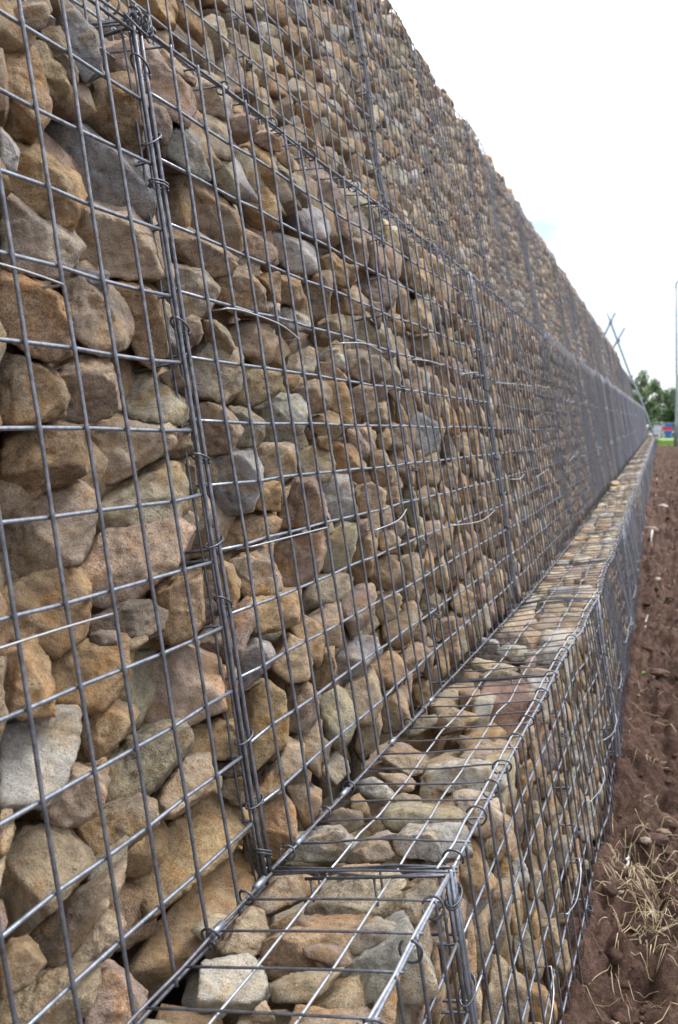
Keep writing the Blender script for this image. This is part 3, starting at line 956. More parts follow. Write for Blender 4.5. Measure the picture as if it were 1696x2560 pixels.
def basket(tier, idx, ystart, label):
    L = 26 * CELL
    yA, yB = ystart, ystart + L
    root = empty('gabion_basket', wp(tier, ystart, FT[tier][1] + 0.0, 0, ystart))
    tag(root, label, 'wire basket', {'m': 'wire baskets of the middle wall', 'f': 'wire baskets of the lowest wall', 'u': 'wire baskets of the upper wall'}[tier])
    off = tuple(root.location)
    near = yA < 3.2
    k = 8 if near else (5 if yA < 8 else 4)
    rw = 0.0022 if tier != 'f' else 0.0019
    if tier == 'm': vb, vt, rows = 0.0, 13 * CELL, 13
    elif tier == 'f': vb, vt, rows = 0.031 - 9 * CELL, 0.031, 9
    else:
        rows = 13 if ystart < 23.5 else 11
        vb = 1.0; vt = vb + rows * CELL * 1.03
    dv = (vt - vb) / rows
    stp = 1 if yA < 12 else 2
    ymin = 0.2
    T = Tubes()
    js = [random.Random(idx * 77 + ord(tier)).uniform(-1, 1) for _ in range(64)]
    amp = 0.0024 if tier != 'f' else 0.003
    for i in range(1, 26):
        y = yA + i * CELL + js[i] * amp * 0.8
        if y < ymin: continue
        pts = []
        for j in range(0, rows + 1, 1 if near else stp + 1 if rows % 2 == 0 else 1):
            v = vb + j * dv
            if j == rows: v += 0.004 + 0.003 * js[(i * 7) % 60]
            if j == 0: v -= 0.006 + 0.004 * js[(i * 5) % 60]
            pts.append(wp(tier, y + amp * n1(i * 3.3 + j * 0.9, 5) , v, rw * 1.0, ystart))
        if near:        # a small weld lump at every crossing
            Q = []; rad = []
            for a, b_ in zip(pts, pts[1:]):
                a = Vector(a); b_ = Vector(b_)
                for s_, rr_ in ((0, 1.2), (0.045, 1.0), (0.5, 0.98), (0.955, 1.0)): Q.append(a.lerp(b_, s_)); rad.append(rw * rr_)
            Q.append(Vector(pts[-1])); rad.append(rw)
            T.add(Q, np.array(rad), k)
        else: T.add(pts, rw, k)
    T.build('upright_wires', M_DULL, root, off)
    T = Tubes()
    for j in range(1, rows):
        pts = []
        for i in range(0, 27, stp):
            y = yA + i * CELL
            if y < ymin: continue
            pts.append(wp(tier, y, vb + j * dv + amp * n1(i * 0.7 + j * 5.1, 6), -rw * 0.9, ystart))
        T.add(pts, rw, k)
    T.build('cross_wires', M_WIRE, root, off)
    # frame of the front: corner wires, top and bottom wire
    T = Tubes()
    for i, s in ((0, 1), (26, -1)):
        y = yA + i * CELL
        if y < ymin: continue
        T.add([wp(tier, y + 0.0012 * n1(j * 0.8 + i, 8), vb + j * dv + (0.006 if j == rows else 0), rw, ystart) for j in range(rows + 1)], 0.0025, k)
        if yA < 5: T.add([wp(tier, y - s * 0.004 + 0.003 * n1(j * 0.45 + i, 9), vb + j * dv, -0.005, ystart) for j in range(rows + 1)], 0.0017, k)
    for v, dn in ((vt, 0), (vb, 0)):
        T.add([wp(tier, yA + i * CELL, v, dn, ystart) for i in range(0, 27, stp) if yA + i * CELL > ymin], 0.0023, k)
    T.build('edge_frame', M_DULL if tier != 'f' else M_WIRE, root, off)
    # lid
    T = Tubes(); TL = Tubes()
    f2 = {'m': 'k', 'f': 't', 'u': None}[tier]
    if f2:
        w = 0.235 if f2 == 'k' else W
        rl = 0.0016
        u = lambda y, v, n=0.0, a=1.0: wp(f2, y, v, n, ystart, a)
        ripple = (0.0 if yA < 1 else 0.0035 if yA < 3 else 0.007) if f2 == 't' else 0.002
        def zz(y, v): return ripple * (n1(y * 9.0 + v * 13, 21) + 0.6 * n1(y * 21 + v * 7, 22)) * math.sin(math.pi * min(1, max(0, v / w)))
        back = 0.006 if f2 == 't' else 0.0
        for i in range(0, 27):
            y = yA + i * CELL + 0.008 * (1 if f2 == 't' else 0)
            if y < ymin: continue
            jx = 0.006 * n1(i * 1.7 + idx, 23) if yA > 1 else 0.002 * n1(i, 23)
            T.add([u(y + jx * (q / 6) , back + (w - back) * q / 6, zz(y, w * q / 6) + 0.002) for q in range(7)], 0.00145, k)
            if i in (0, 26, 13) and near:
                for e in ((1,) if i == 0 else (-1,) if i == 26 else (-1, 1)):
                    T.add([u(y + e * 0.010 + 0.012 * n1(q * 0.55 + e * 3 + i, 25), back + (w - back) * q / 6, zz(y, w * q / 6) - 0.002 - 0.002 * e) for q in range(7)], 0.00145, k)
        for vv in (0.0762, 0.1524):
            TL.add([u(yA + i * CELL * 0.5, vv + (0.006 * n1(i * 0.37 + vv * 40 + idx * 3, 24) if yA > 1 else 0.002 * n1(i * 0.3, 4)), zz(yA + i * CELL * 0.5, vv) - 0.0018) for i in range(0, 53, stp) if yA + i * CELL * 0.5 > ymin], rl, k)
        # the lid's own edge wires lie beside the face's edge wires
        gapn = 0.007 if yA < 1 else 0.019
        for vv, zf in ((w - (gapn if f2 == 't' else 0.008), 0.003), (back, 0.003)):
            (TL if vv > 0.1 else T).add([u(yA + i * CELL, vv + 0.003 * n1(i * 0.9 + idx, 26) - (0.0 if near else 0.0), zf) for i in range(0, 27, stp) if yA + i * CELL > ymin], 0.0019, k)
        T.build('lid_cross_wires', M_DULL, root, off)
        TL.build('lid_long_wires', M_BRIGHT if f2 == 't' else M_WIRE, root, off)
    # partitions across the basket at its ends and middle
    if yA < 8:
        for y in ([yA + 0.006] if yA > ymin else []) + [yA + 13 * CELL - 0.012, yB - 0.006]:
            if y < ymin: continue
            T = Tubes()
            for q in range(4):
                n = -0.010 - q * CELL
                if tier == 'f' and q == 3: continue
                T.add([wp(tier, y + 0.005 * n1(j * 0.5 + q, 31), vb + j * dv, n, ystart) for j in range(rows + 1)], 0.0016, k)
            for j in range(rows + 1):
                T.add([wp(tier, y, vb + j * dv + 0.002, -0.004 - q * 0.055, ystart) for q in range(4)], 0.0019, k)
            T.build('partition_mesh', M_DARKW, root, off)
    # ring clips that hold the lid
    if yA < 8 and f2:
        step = CELL * (1.5 if f2 == 't' else 2.6) if yA < 3.2 else CELL * 3
        y = max(yA + 0.03, 0.45)
        while y < yB - 0.02:
            pos = []
            if f2 == 't':
                pos.append((u(y, W - gapn / 2, 0.002), 0.0125 if yA > 1 else 0.0105))
                if rng.random() < 0.6: pos.append((u(y + 0.02, 0.004, 0.003), 0.0088))
            else:
                pos.append((u(y, 0.235 - 0.004, 0.003), 0.0095))
            for c, rad in pos:
                T = Tubes()
                T.add(ring(c, (0.35 * rng.uniform(-1, 1), 1, 0.5 * rng.uniform(-1, 1)), rad * rng.uniform(0.92, 1.1), 0.0014, gap=rng.uniform(0.2, 0.9), n=20), 0.00145, 7 if near else 5)
                T.build('ring_clip', M_DARKW, root, off)
            y += step * rng.uniform(0.8, 1.25)
        if f2 == 't' and near:       # crimped sleeves along the foot of the middle wall
            for y in (0.93, 1.045, 1.175, 1.36, 1.62, 1.9):
                if not (yA < y < yB): continue
                T = Tubes(); a = Vector(u(y, 0.006, 0.004)); b_ = Vector(u(y + 0.026, 0.006, 0.004))
                T.add([a, a.lerp(b_, 0.5), b_], [0.0042, 0.0044, 0.0042], 10)
                T.build('crimp_sleeve', M_WIRE, root, off)
    # lacing round the corner bundle at the basket's start
    if ystart > 0.5 and ystart < 12:
        zs = [0.7, 1.8, 2.5, 4.6, 6.6, 7.9, 8.8, 10.9, 11.9, 12.7] if (tier == 'm' and idx == 0) else [0.6 + q * 1.35 + 0.3 * js[q] for q in range(int(rows / 1.4))]
        T = Tubes()
        for q in zs:
            v = vt - q * dv
            if v < vb: continue
            c = Vector(wp(tier, yA - 0.009, v, 0.0, ystart))
            yr, nr = 0.0165, 0.0085
            sl = 0.012 * rng.uniform(-1, 1)
            turns = rng.choice((1, 1, 2))
            pts = []
            for s in range(18 * turns + 5):
                t = 0.6 + s / 18 * 6.283
                pts.append(c + Vector((math.cos(t) * nr, math.sin(t) * yr, math.sin(t) * sl + 0.0035 * s / 18)))
            pts.append(pts[-1] + Vector((0.003, 0.007, -0.012 * rng.uniform(-0.3, 1))))
            T.add(pts, 0.0013, 6)
            T.build('lacing_wire', M_DARKW, root, off); T = Tubes()
        if tier == 'm' and idx == 0:    # the messy knot on the corner's head
            c = Vector(wp('m', yA - 0.004, vt, 0.002, ystart))
            for a_, rad in (((1, 0.3, 0.1), 0.017), ((0.8, -0.5, 0.2), 0.014), ((0.2, 1, 0.3), 0.0115), ((0.4, 1, -0.5), 0.012), ((1, 0.1, 0.9), 0.02)):
                T.add(ring(c + Vector((0, rng.uniform(-0.008, 0.012), rng.uniform(-0.006, 0.004))), a_, rad, 0.0014, 0.7), 0.0015, 6)
            T.add([c + Vector((0.004 * math.cos(q * 1.1), -0.012 + q * 0.0011, 0.003 + 0.004 * math.sin(q * 1.1))) for q in range(42)], 0.0012, 5)
            T.build('knotted_wire', M_DARKW, root, off)
    # twisted ties holding the middle partition
    if yA < 8 and ystart > 0.5:
        for q in ((1.1, 3.1, 5.0, 7.2, 9.2, 11.2) if tier != 'f' else (1.6, 4.2, 6.3)):
            c = Vector(wp(tier, yA + 13 * CELL - 0.006, vt - q * dv, 0.0, ystart))
            T = Tubes(); pts = []
            for s in range(44):
                t = s / 16 * 6.283
                pts.append(c + Vector((math.cos(t) * 0.006, math.sin(t) * 0.0105, -0.004 + 0.0042 * s / 16)))
            pts += [pts[-1] + Vector((0.004, 0.006, -0.008)), pts[-1] + Vector((0.005, 0.011, -0.016))]
            T.add(pts, 0.0012, 5)
            T.build('twisted_tie', M_DARKW, root, off)
    # bright brace wires hooked over the mesh at a third and two thirds of the height
    T = None
    hand = []
    if tier == 'm':
        hand = [h for h in BRACES if yA - 0.02 <= h[0][0] < yB]
    elif tier == 'f':
        hand = [h for h in BRACES_F if yA - 0.02 <= h[0][0] < yB]
    if not hand and yA > 2.5 and yA < 24:
        q = random.Random(idx * 13 + ord(tier))
        for v in ((0.36, 0.675) if tier == 'm' else (-0.31,) if tier == 'f' else (1.34, 1.67)):
            for _ in range(4):
                y = yA + q.uniform(0.05, 1.7); l = q.uniform(0.12, 0.3); z = q.uniform(-0.012, 0.01); d = q.uniform(-0.03, 0.03)
                hand.append([(y + l * s, v + z + d * s * s + 0.004 * math.sin(s * 3)) for s in (0, 0.35, 0.7, 1)])
    for h in hand:
        T = Tubes()
        p = [wp(tier, a, b_, 0.0062 + 0.004 * math.sin(math.pi * i / (len(h) - 1)), ystart) for i, (a, b_) in enumerate(h)]
        # smooth it (Catmull-Rom) and hook both ends in behind the mesh
        P = [Vector(x) for x in p]; P = [P[0]] + P + [P[-1]]; S = []
        for i in range(1, len(P) - 2):
            for s in range(5):
                t = s / 5
                S.append(0.5 * ((2 * P[i]) + (P[i + 1] - P[i - 1]) * t + (2 * P[i - 1] - 5 * P[i] + 4 * P[i + 1] - P[i + 2]) * t * t + (3 * P[i] - P[i - 1] - 3 * P[i + 1] + P[i + 2]) * t ** 3))
        S.append(P[-2])
        inn = Vector((-0.02, 0, -0.003))
        S = [S[0] + inn + Vector((0, -0.004, 0)), S[0] + inn * 0.3] + S + [S[-1] + inn * 0.35 + Vector((0, 0.002, 0)), S[-1] + inn + Vector((0, -0.004, 0))]
        T.add(S, 0.0012, 6)
        T.build('brace_wire', M_BRIGHT, root, off)
    return root

BRACES = [[(0.60, .672), (0.732, 0.671), (0.791, 0.67), (0.851, 0.668)], [(1.22, 0.676), (1.268, 0.677), (1.39, 0.672), (1.472, 0.659)], [(1.687, 0.67), (1.819, 0.679), (1.937, 0.673)],
 [(2.23, 0.68), (2.35, .682), (2.469, 0.681)], [(0.6, 0.36), (0.752, 0.361), (0.847, 0.359)], [(1.186, 0.376), (1.331, 0.376), (1.47, 0.375)], [(1.726, 0.349), (1.859, 0.354), (1.948, 0.369)],
 [(2.35, 0.304), (2.666, 0.288), (2.909, 0.299)], [(2.727, 0.674), (2.85, .684), (2.957, 0.69)],
 [(3.278, 0.676), (3.5, .684), (3.761, 0.695)], [(3.9, .70), (4.05, .70), (4.2, .705)], [(4.5, .72), (4.7, .72), (4.9, .73)], [(3.3, .37), (3.45, .365), (3.6, .375)], [(4.0, .35), (4.2, .36), (4.4, .365)]]
BRACES_F = [[(3.041, -0.297), (3.0, -0.311), (2.91, -0.316), (2.747, -0.289)], [(2.581, -0.309), (2.54, -0.325), (2.43, -0.32), (2.28, -0.293)],
 [(2.01, -0.313), (1.98, -0.331), (1.887, -0.341), (1.786, -0.323)], [(1.57, -0.309), (1.54, -0.337), (1.45, -0.347), (1.36, -0.33)]]

TN = {'m': 'middle', 'f': 'lowest', 'u': 'upper'}
for tier in 'mfu':
    n = 16 if tier == 'u' else 18
    for idx in range(-1, n):
        ys_ = Y0 + 2.0 * idx if idx >= 0 else Y0 - 0.012 - 26 * CELL
        if idx == -1: lab = 'nearest grey wire basket of the %s wall, cut by the photo edge' % TN[tier]
        elif idx == n - 1: lab = 'farthest grey wire basket of the %s wall' % TN[tier]
        else: lab = '%s grey wire basket of the %s wall past the near corner post' % (ORD[idx + 1], TN[tier])
        basket(tier, idx, ys_, lab)
# ------------------------------------------------------------------ ground
GP = [(-20, -0.53), (4.0, -0.53), (5.7, -0.42), (13.7, -0.30), (37.5, 0.0), (80, 0.08), (400, 0.1)]
def gz(y):
    for (a, za), (b_, zb) in zip(GP, GP[1:]):
        if y <= b_: return za + (zb - za) * (y - a) / (b_ - a)
    return GP[-1][1]
def make_soil_mat():
    m, t, b = new_mat('soil')
    geo = t.nodes.new('ShaderNodeNewGeometry'); p = geo.outputs['Position']
    a = noise(t, 6, 6, 0.6, p, 0.4); c = noise(t, 60, 6, 0.7, p); f = noise(t, 330, 4, 0.7, p)
    sp = noise(t, 140, 2, 0.5, p)
    r1 = ramp(t, a.outputs['Fac'], [(0.3, (0.048, 0.027, 0.020)), (0.55, (0.09, 0.052, 0.038)), (0.75, (0.15, 0.094, 0.07))])
    r2 = mixc(t, 0.9, r1.outputs[0], ramp(t, c.outputs['Fac'], [(0.35, 0.55), (0.65, 1.4)]).outputs[0], 'MULTIPLY')
    r3 = mixc(t, 0.8, r2.outputs[0], ramp(t, f.outputs['Fac'], [(0.38, 0.62), (0.62, 1.45)]).outputs[0], 'MULTIPLY')
    r4 = mixc(t, ramp(t, sp.outputs['Fac'], [(0.70, 0.0), (0.74, 0.7)]).outputs[0], r3.outputs[0], (0.30, 0.25, 0.20))
    t.links.new(r4.outputs[0], b.inputs['Base Color'])
    b.inputs['Roughness'].default_value = 0.95; b.inputs['Specular IOR Level'].default_value = 0.2
    b1 = bump(t, c.outputs['Fac'], 0.012, 0.9); b2 = bump(t, f.outputs['Fac'], 0.004, 0.8, b1.outputs[0])
    t.links.new(b2.outputs[0], b.inputs['Normal'])
    return m
M_SOIL = make_soil_mat()
def soil_h(X, Y):
    P = np.stack([X, Y, np.zeros_like(X)], 1)
    nearw = np.clip((60 - Y) / 30, 0, 1)
    h = 1.5 * (0.030 * vnoise(P * 2.6, 1) + 0.026 * vnoise(P * 6.5, 2) + 0.034 * np.abs(vnoise(P * 13, 3)) + 0.024 * np.abs(vnoise(P * 27, 4)) + 0.012 * vnoise(P * 55, 5) + 0.004 * vnoise(P * 110, 6))
    return h * nearw
def grid_mesh(xs, ys_, zfun):
    X, Y = np.meshgrid(xs, ys_)
    Z = zfun(X.ravel(), Y.ravel())
    V = np.stack([X.ravel(), Y.ravel(), Z], 1)
    nx, ny = len(xs), len(ys_)
    i = np.arange(ny - 1)[:, None] * nx + np.arange(nx - 1)[None]
    F = np.stack([i, i + 1, i + nx + 1, i + nx], -1).reshape(-1, 4)
    return V, F
xs = np.concatenate([[-400, -150, -60, -25, -10, -5, -3, -2, -1.2, -0.8, -0.6, -0.4, -0.2, 0, 0.1], np.arange(0.16, 1.3, 0.011), np.geomspace(1.32, 6, 50), [7, 9, 12, 18, 30, 60, 150, 400]])
ysg = np.concatenate([[-60, -20, -5, -1, 0, 0.6, 1.0], np.arange(1.2, 4.2, 0.012), np.geomspace(4.22, 60, 420), [70, 85, 110, 150, 250, 400, 900]])
def zsoil(X, Y):
    g = np.interp(Y, [a for a, _ in GP], [b_ for _, b_ in GP])
    h = soil_h(X, Y)
    # loose earth banked up here and there against the foot of the wall
    foot = W + B * 0.53 - 0.017 * np.maximum(0, Y - 3.3)
    P = np.stack([Y * 1.1, Y * 0, Y * 0], 1)
    bank = np.exp(-np.maximum(0, X - foot) / 0.07) * (0.035 + 0.045 * vnoise(P, 9))
    return g + np.where(X > 0.1 - 0.017 * np.maximum(0, Y - 3.3), h + bank * (X > foot - 0.1), 0)
# shift the fine columns with the wall's line further out
V, F = grid_mesh(xs, ysg, lambda X, Y: X * 0)
sh = -0.017 * np.maximum(0, np.minimum(V[:, 1], 45) - 3.3)
V[:, 0] += np.where(np.abs(V[:, 0]) < 20, sh, 0)
V[:, 2] = zsoil(V[:, 0], V[:, 1])
g = link_mesh('ground', mesh_np('ground', V, F), M_SOIL)
tag(g, kind='structure')

# grass beyond the dug soil
M_GRASS = simple('grass_green', (0.14, 0.22, 0.045), 0.9, 0, 0.3, 3)
xs2 = np.concatenate([[-300, -60, -20], np.arange(-8, 8.1, 0.5), [15, 40, 120, 300]]); ys2 = np.concatenate([np.arange(39.5, 60, 0.7), [65, 75, 90, 120, 200, 500]])
V, F = grid_mesh(xs2, ys2, lambda X, Y: np.interp(Y, [a for a, _ in GP], [b_ for _, b_ in GP]) + 0.05)
gr = link_mesh('lawn', mesh_np('lawn', V, F), M_GRASS); tag(gr, kind='structure')
# blades on it
Vb = []; Fb = []; n = 0
q = random.Random(5)
for _ in range(9000):
    y = q.uniform(39.4, 56); x = -0.63 + q.uniform(-1.5, 3.2); h = q.uniform(0.04, 0.11); z = gz(y) + 0.045
    a = q.uniform(0, 3.14); w = 0.012; lx, ly = q.gauss(0, 0.03), q.gauss(0, 0.03)
    dx, dy = math.cos(a) * w, math.sin(a) * w
    Vb += [(x - dx, y - dy, z), (x + dx, y + dy, z), (x + lx, y + ly, z + h)]; Fb.append((n, n + 1, n + 2)); n += 3
o = link_mesh('grass', mesh_np('grass', Vb, Fb, False), M_GRASS); tag(o, 'bright green grass strip beyond the dug soil', 'grass', kind='stuff')

# clods and gravel lying in the soil
def pebble_mesh(seed, size, flat=0.6, level=3):
    q = random.Random(seed)
    D, F = ICO[level]
    sc = np.array([size * q.uniform(0.9, 1.3), size * q.uniform(0.7, 1.0), size * flat * q.uniform(0.7, 1)]) / 2
    X = D * sc * (1 + 0.16 * vnoise(D * 1.7 + seed, 1) + 0.08 * vnoise(D * 4 + seed, 2))[:, None]
    return X, F
SV, SF, ST = [], [], []; sn = 0
q = random.Random(21)
def foot_x(y): return W + B * 0.53 + XO(y)
for i in range(4200):
    y = 1.5 + 20 * q.random() ** 2.2
    x = foot_x(y) + 0.02 + (0.9 + y * 0.05) * q.random()
    s = q.choice((0.006, 0.008, 0.010, 0.012, 0.015, 0.02, 0.026, 0.034) if i % 14 else (0.035, 0.05, 0.065)) * q.uniform(0.7, 1.3)
    X, F = pebble_mesh(i, s, 0.7, 3 if s > 0.025 else 2)
    X = X * (1 + 0.22 * vnoise(X * 2.6 / s + i, 7) + 0.14 * np.abs(vnoise(X * 6 / s + i, 8)))[:, None]
    z = float(zsoil(np.array([x]), np.array([y]))[0])
    a = q.uniform(0, 6.28); ca, sa = math.cos(a), math.sin(a)
    X = X @ np.array([[ca, sa, 0], [-sa, ca, 0], [0, 0, 1]])
    SV.append(X + np.array([x, y, z - s * 0.06])); SF.append(F + sn); sn += len(X)
o = link_mesh('soil_clods', mesh_np('soil_clods', np.concatenate(SV), np.concatenate(SF)), M_SOIL)
tag(o, 'crumbly reddish brown soil clods strewn beside the wall', 'soil clods', kind='stuff')
SV, SF, ST = [], [], []; sn = 0
for i in range(420):
    y = 1.6 + 24 * q.random() ** 1.7
    x = foot_x(y) + 0.03 + (1.0 + y * 0.05) * q.random()
    s = q.uniform(0.006, 0.016) * (1 + y * 0.06)
    X, F = pebble_mesh(i + 999, s, 0.6, 2)
    z = float(zsoil(np.array([x]), np.array([y]))[0])
    SV.append(X + np.array([x, y, z + s * 0.12])); SF.append(F + sn); sn += len(X)
    c = q.choice(((0.38, 0.34, 0.30), (0.3, 0.22, 0.17), (0.24, 0.19, 0.16), (0.5, 0.46, 0.42)))
    ST.append(np.tile(np.array([*c, q.random()]), (len(X), 1)))
o = link_mesh('gravel', mesh_np('gravel', np.concatenate(SV), np.concatenate(SF), True, np.concatenate(ST)), M_STONE)
tag(o, 'tiny pale gravel scattered over the brown soil', 'gravel', kind='stuff')

PEB = [((0.437, 2.66), 0.030, (0.34, 0.24, 0.18), 'rounded pinkish pebble on soil, upper right of the dry straw'),
       ((0.420, 2.56), 0.055, (0.14, 0.085, 0.065), 'dark brown flat stone half sunk in soil beside the white fabric'),
       ((0.395, 2.53), 0.026, (0.40, 0.33, 0.26), 'small cream pebble just below the dark flat stone'),
       ((0.465, 2.32), 0.05, (0.15, 0.09, 0.07), 'brown pebble at the right edge of the straw'),
       ((0.43, 3.29), 0.042, (0.25, 0.17, 0.13), 'reddish cobble on soil above the straw'),
       ((0.40, 3.98), 0.06, (0.17, 0.11, 0.085), 'brown lump of rock on bare soil by the right frame edge'),
       ((0.35, 6.3), 0.05, (0.42, 0.38, 0.33), 'pale round pebble in the middle distance on soil'),
       ((0.23, 9.2), 0.11, (0.36, 0.27, 0.22), 'large rounded pale cobble far along the soil'),
       ((0.30, 11.3), 0.09, (0.45, 0.42, 0.38), 'far whitish cobble near the right frame edge')]
for (xy, s, c, lab) in PEB:
    X, F = pebble_mesh(int(s * 9000), s, 0.65, 4)
    z = float(zsoil(np.array([xy[0]]), np.array([xy[1]]))[0])
    me = mesh_np('pebble', X, F, True, np.tile(np.array([*c, 0.3]), (len(X), 1)))
    o = link_mesh('pebble', me, M_STONE, None, Vector((xy[0], xy[1], z + s * 0.16)))
    tag(o, lab, 'pebble', 'pebbles on the soil')
# white stone on the ledge's far end
X, F = pebble_mesh(77, 0.16, 0.8, 3)
o = link_mesh('pale_stone', mesh_np('pale_stone', X, F, True, np.tile(np.array([0.62, 0.6, 0.56, 0.4]), (len(X), 1))), M_STONE, None, Vector((XO(36) + 0.06, 36.2, ZO(36) + 0.07)))
tag(o, 'white stone resting on the far end of the ledge', 'stone')
# the loose flat stone lying on the ledge against the wall
P = np.array([(-.16, -.05), (0, -.07), (.2, -.05), (.22, .03), (0, .06), (-.17, .04)])
D, F = ICO[4]
X = D * np.array([0.035, 0.14, 0.025]) * (1 + 0.1 * vnoise(D * 2 + 3, 2))[:, None]
o = link_mesh('flat_stone', mesh_np('flat_stone', X, F, True, np.tile(np.array([0.42, 0.33, 0.22, 0.7]), (len(X), 1))), M_STONE, None, Vector((XO(8.6) + 0.05, 8.6, ZO(8.6) + 0.05)))
tag(o, 'loose tan slab lying on the ledge mesh far along the wall', 'stone')

# dry straw
def make_straw():
    m, t, b = new_mat('straw'); geo = t.nodes.new('ShaderNodeNewGeometry')
    a = noise(t, 30, 4, 0.6, geo.outputs['Position'])
    r1 = ramp(t, a.outputs['Fac'], [(0.3, (0.16, 0.11, 0.06)), (0.52, (0.42, 0.33, 0.2)), (0.7, (0.66, 0.56, 0.4))])
    t.links.new(r1.outputs[0], b.inputs['Base Color']); b.inputs['Roughness'].default_value = 0.7
    return m
M_STRAW = make_straw()
T = Tubes(); q = random.Random(9)
def straw(x, y, l, a, lift=0.006):
    pts = []; bend = q.gauss(0, 0.3); th = a
    px, py = x, y
    for s in range(6):
        z = float(zsoil(np.array([px]), np.array([py]))[0])
        pts.append((px, py, z + lift + 0.012 * math.sin(math.pi * s / 5) * q.random() + q.uniform(0, 0.004)))
        px += math.cos(th) * l / 5; py += math.sin(th) * l / 5; th += bend / 5
    T.add(pts, q.uniform(0.0005, 0.0011), 4)
for _ in range(240):
    c = q.choice([(0.41, 2.30, .05, .11)] * 3 + [(0.46, 2.12, .05, .09)] * 3 + [(0.38, 2.48, .03, .08), (0.50, 1.98, .06, .12), (0.37, 2.25, .03, .1)])
    x = q.gauss(c[0], c[2] * 1.3); y = q.gauss(c[1], c[3] * 1.5)
    if x < foot_x(y) + 0.005: continue
    straw(x, y, q.uniform(0.03, 0.13), q.choice((q.gauss(-1.1, 0.5), q.gauss(0.4, 0.9), q.uniform(0, 6.28))), q.uniform(0.0, 0.009))
for _ in range(240):
    y = q.uniform(1.6, 7.5); x = foot_x(y) + q.uniform(0.01, 0.6)
    straw(x, y, q.uniform(0.03, 0.1), q.uniform(0, 6.28))
o = T.build('dry_straw', M_STRAW); tag(o, 'dry golden straw matted on the soil beside the wall foot', 'straw', kind='stuff')

# one orange dried leaf and a small green leaf
def leaf(name, c, l, w, a, mat, lab, curl=0.02):
    V = []; F = []
    for i in range(9):
        s = i / 8; ww = w * math.sin(math.pi * min(1, s * 0.92 + 0.04)) ** 0.8
        for j in (-1, 0, 1):
            V.append((math.cos(a) * l * (s - .5) - math.sin(a) * ww * j / 2, math.sin(a) * l * (s - .5) + math.cos(a) * ww * j / 2, curl * math.sin(s * 3.1) + 0.003 * abs(j)))
    for i in range(8):
        for j in range(2): k_ = i * 3 + j; F.append((k_, k_ + 1, k_ + 4, k_ + 3))
    z = float(zsoil(np.array([c[0]]), np.array([c[1]]))[0])
    o = link_mesh(name, mesh_np(name, V, F), mat, None, Vector((c[0], c[1], z + 0.012)))
    sm = o.modifiers.new('thick', 'SOLIDIFY'); sm.thickness = 0.0006
    tag(o, lab, 'leaf')
leaf('dry_leaf', (0.455, 2.27), 0.075, 0.010, 1.9, simple('leaf_orange', (0.42, 0.2, 0.04), 0.6), 'narrow orange dried leaf standing out of the straw', 0.03)
leaf('green_leaf', (0.345, 3.95), 0.035, 0.02, 0.5, simple('leaf_green', (0.12, 0.2, 0.04), 0.6), 'small green leaf on the soil by the wall')

# white weed fabric scraps poking out of the soil at the wall's foot
M_FAB = simple('white_fabric', (0.66, 0.62, 0.60), 0.8, 0, 0.12, 30)
def scrap(y, l, h, lab, dx=0.015, seed=0):
    q = random.Random(seed); nx, nz_ = 16, 7
    V = []; F = []
    x0 = foot_x(y)
    z0 = gz(y)
    for i in range(nx):
        s = i / (nx - 1); yy = (s - 0.5) * l
        hh = h * (0.55 + 0.45 * n1(s * 5 + seed, 3)) * math.sin(math.pi * (0.12 + 0.8 * s))
        for j in range(nz_):
            t = j / (nz_ - 1)
            V.append((XO(y + yy) - XO(y) + dx + 0.015 * t * (0.6 + 0.4 * n1(s * 9 + seed, 4)) + 0.008 * n1(s * 17 + t * 5, 6), yy + 0.01 * t * n1(s * 7, 8), -0.03 + (hh + 0.03) * t))
    for i in range(nx - 1):
        for j in range(nz_ - 1):
            a = i * nz_ + j; F.append((a, a + nz_, a + nz_ + 1, a + 1))
    o = link_mesh('fabric_scrap', mesh_np('fabric_scrap', V, F), M_FAB, None, Vector((x0 + 0.01, y, z0 + 0.02)))
    sm = o.modifiers.new('thick', 'SOLIDIFY'); sm.thickness = 0.0015
    tag(o, lab, 'fabric', 'white fabric along the wall foot')
scrap(2.52, 0.16, 0.028, 'white fabric scrap nearest the camera, just above the straw', 0.03, 1)
scrap(2.74, 0.16, 0.04, 'thin white fabric tip beside the dark hole at the wall foot', 0.02, 2)
scrap(5.3, 0.35, 0.06, 'crumpled white fabric scrap at the middle of the soil edge', 0.02, 3)
scrap(8.6, 1.6, 0.17, 'longest upright white fabric flap against the lowest wall', 0.02, 4)
scrap(13.5, 0.8, 0.08, 'far white fabric bit low at the wall foot', 0.03, 5)
scrap(17.0, 0.8, 0.09, 'farthest white fabric bit at the wall foot', 0.03, 6)

# ------------------------------------------------------------------ things past the end of the wall
M_POLE = simple('pole_steel', (0.24, 0.29, 0.32), 0.45, 0.5)
root = empty('crossed_poles', (-0.25, 37.5, 0.0))
tag(root, 'thin crossed metal poles leaning over the far end of the wall', 'poles')
off = tuple(root.location)
T = Tubes(); T.add([(-2.04, 37.5, 4.69), (-1.92, 37.5, 4.34), (-1.68, 37.5, 3.7), (-1.21, 37.5, 2.46), (-0.93, 37.5, 1.85), (-0.62, 37.5, 1.03), (-0.25, 37.5, -0.05)], 0.035, 10); T.build('long_pole', M_POLE, root, off)
T = Tubes(); T.add([(-1.79, 37.58, 4.69), (-2.15, 37.58, 3.9), (-3.9, 37.58, 0.1)], 0.035, 10); T.build('crossing_pole', M_POLE, root, off)
T = Tubes(); T.add([(-1.46, 37.58, 4.16), (-1.84, 37.58, 3.46), (-3.6, 37.58, 0.1)], 0.035, 10); T.build('crossing_pole', M_POLE, root, off)
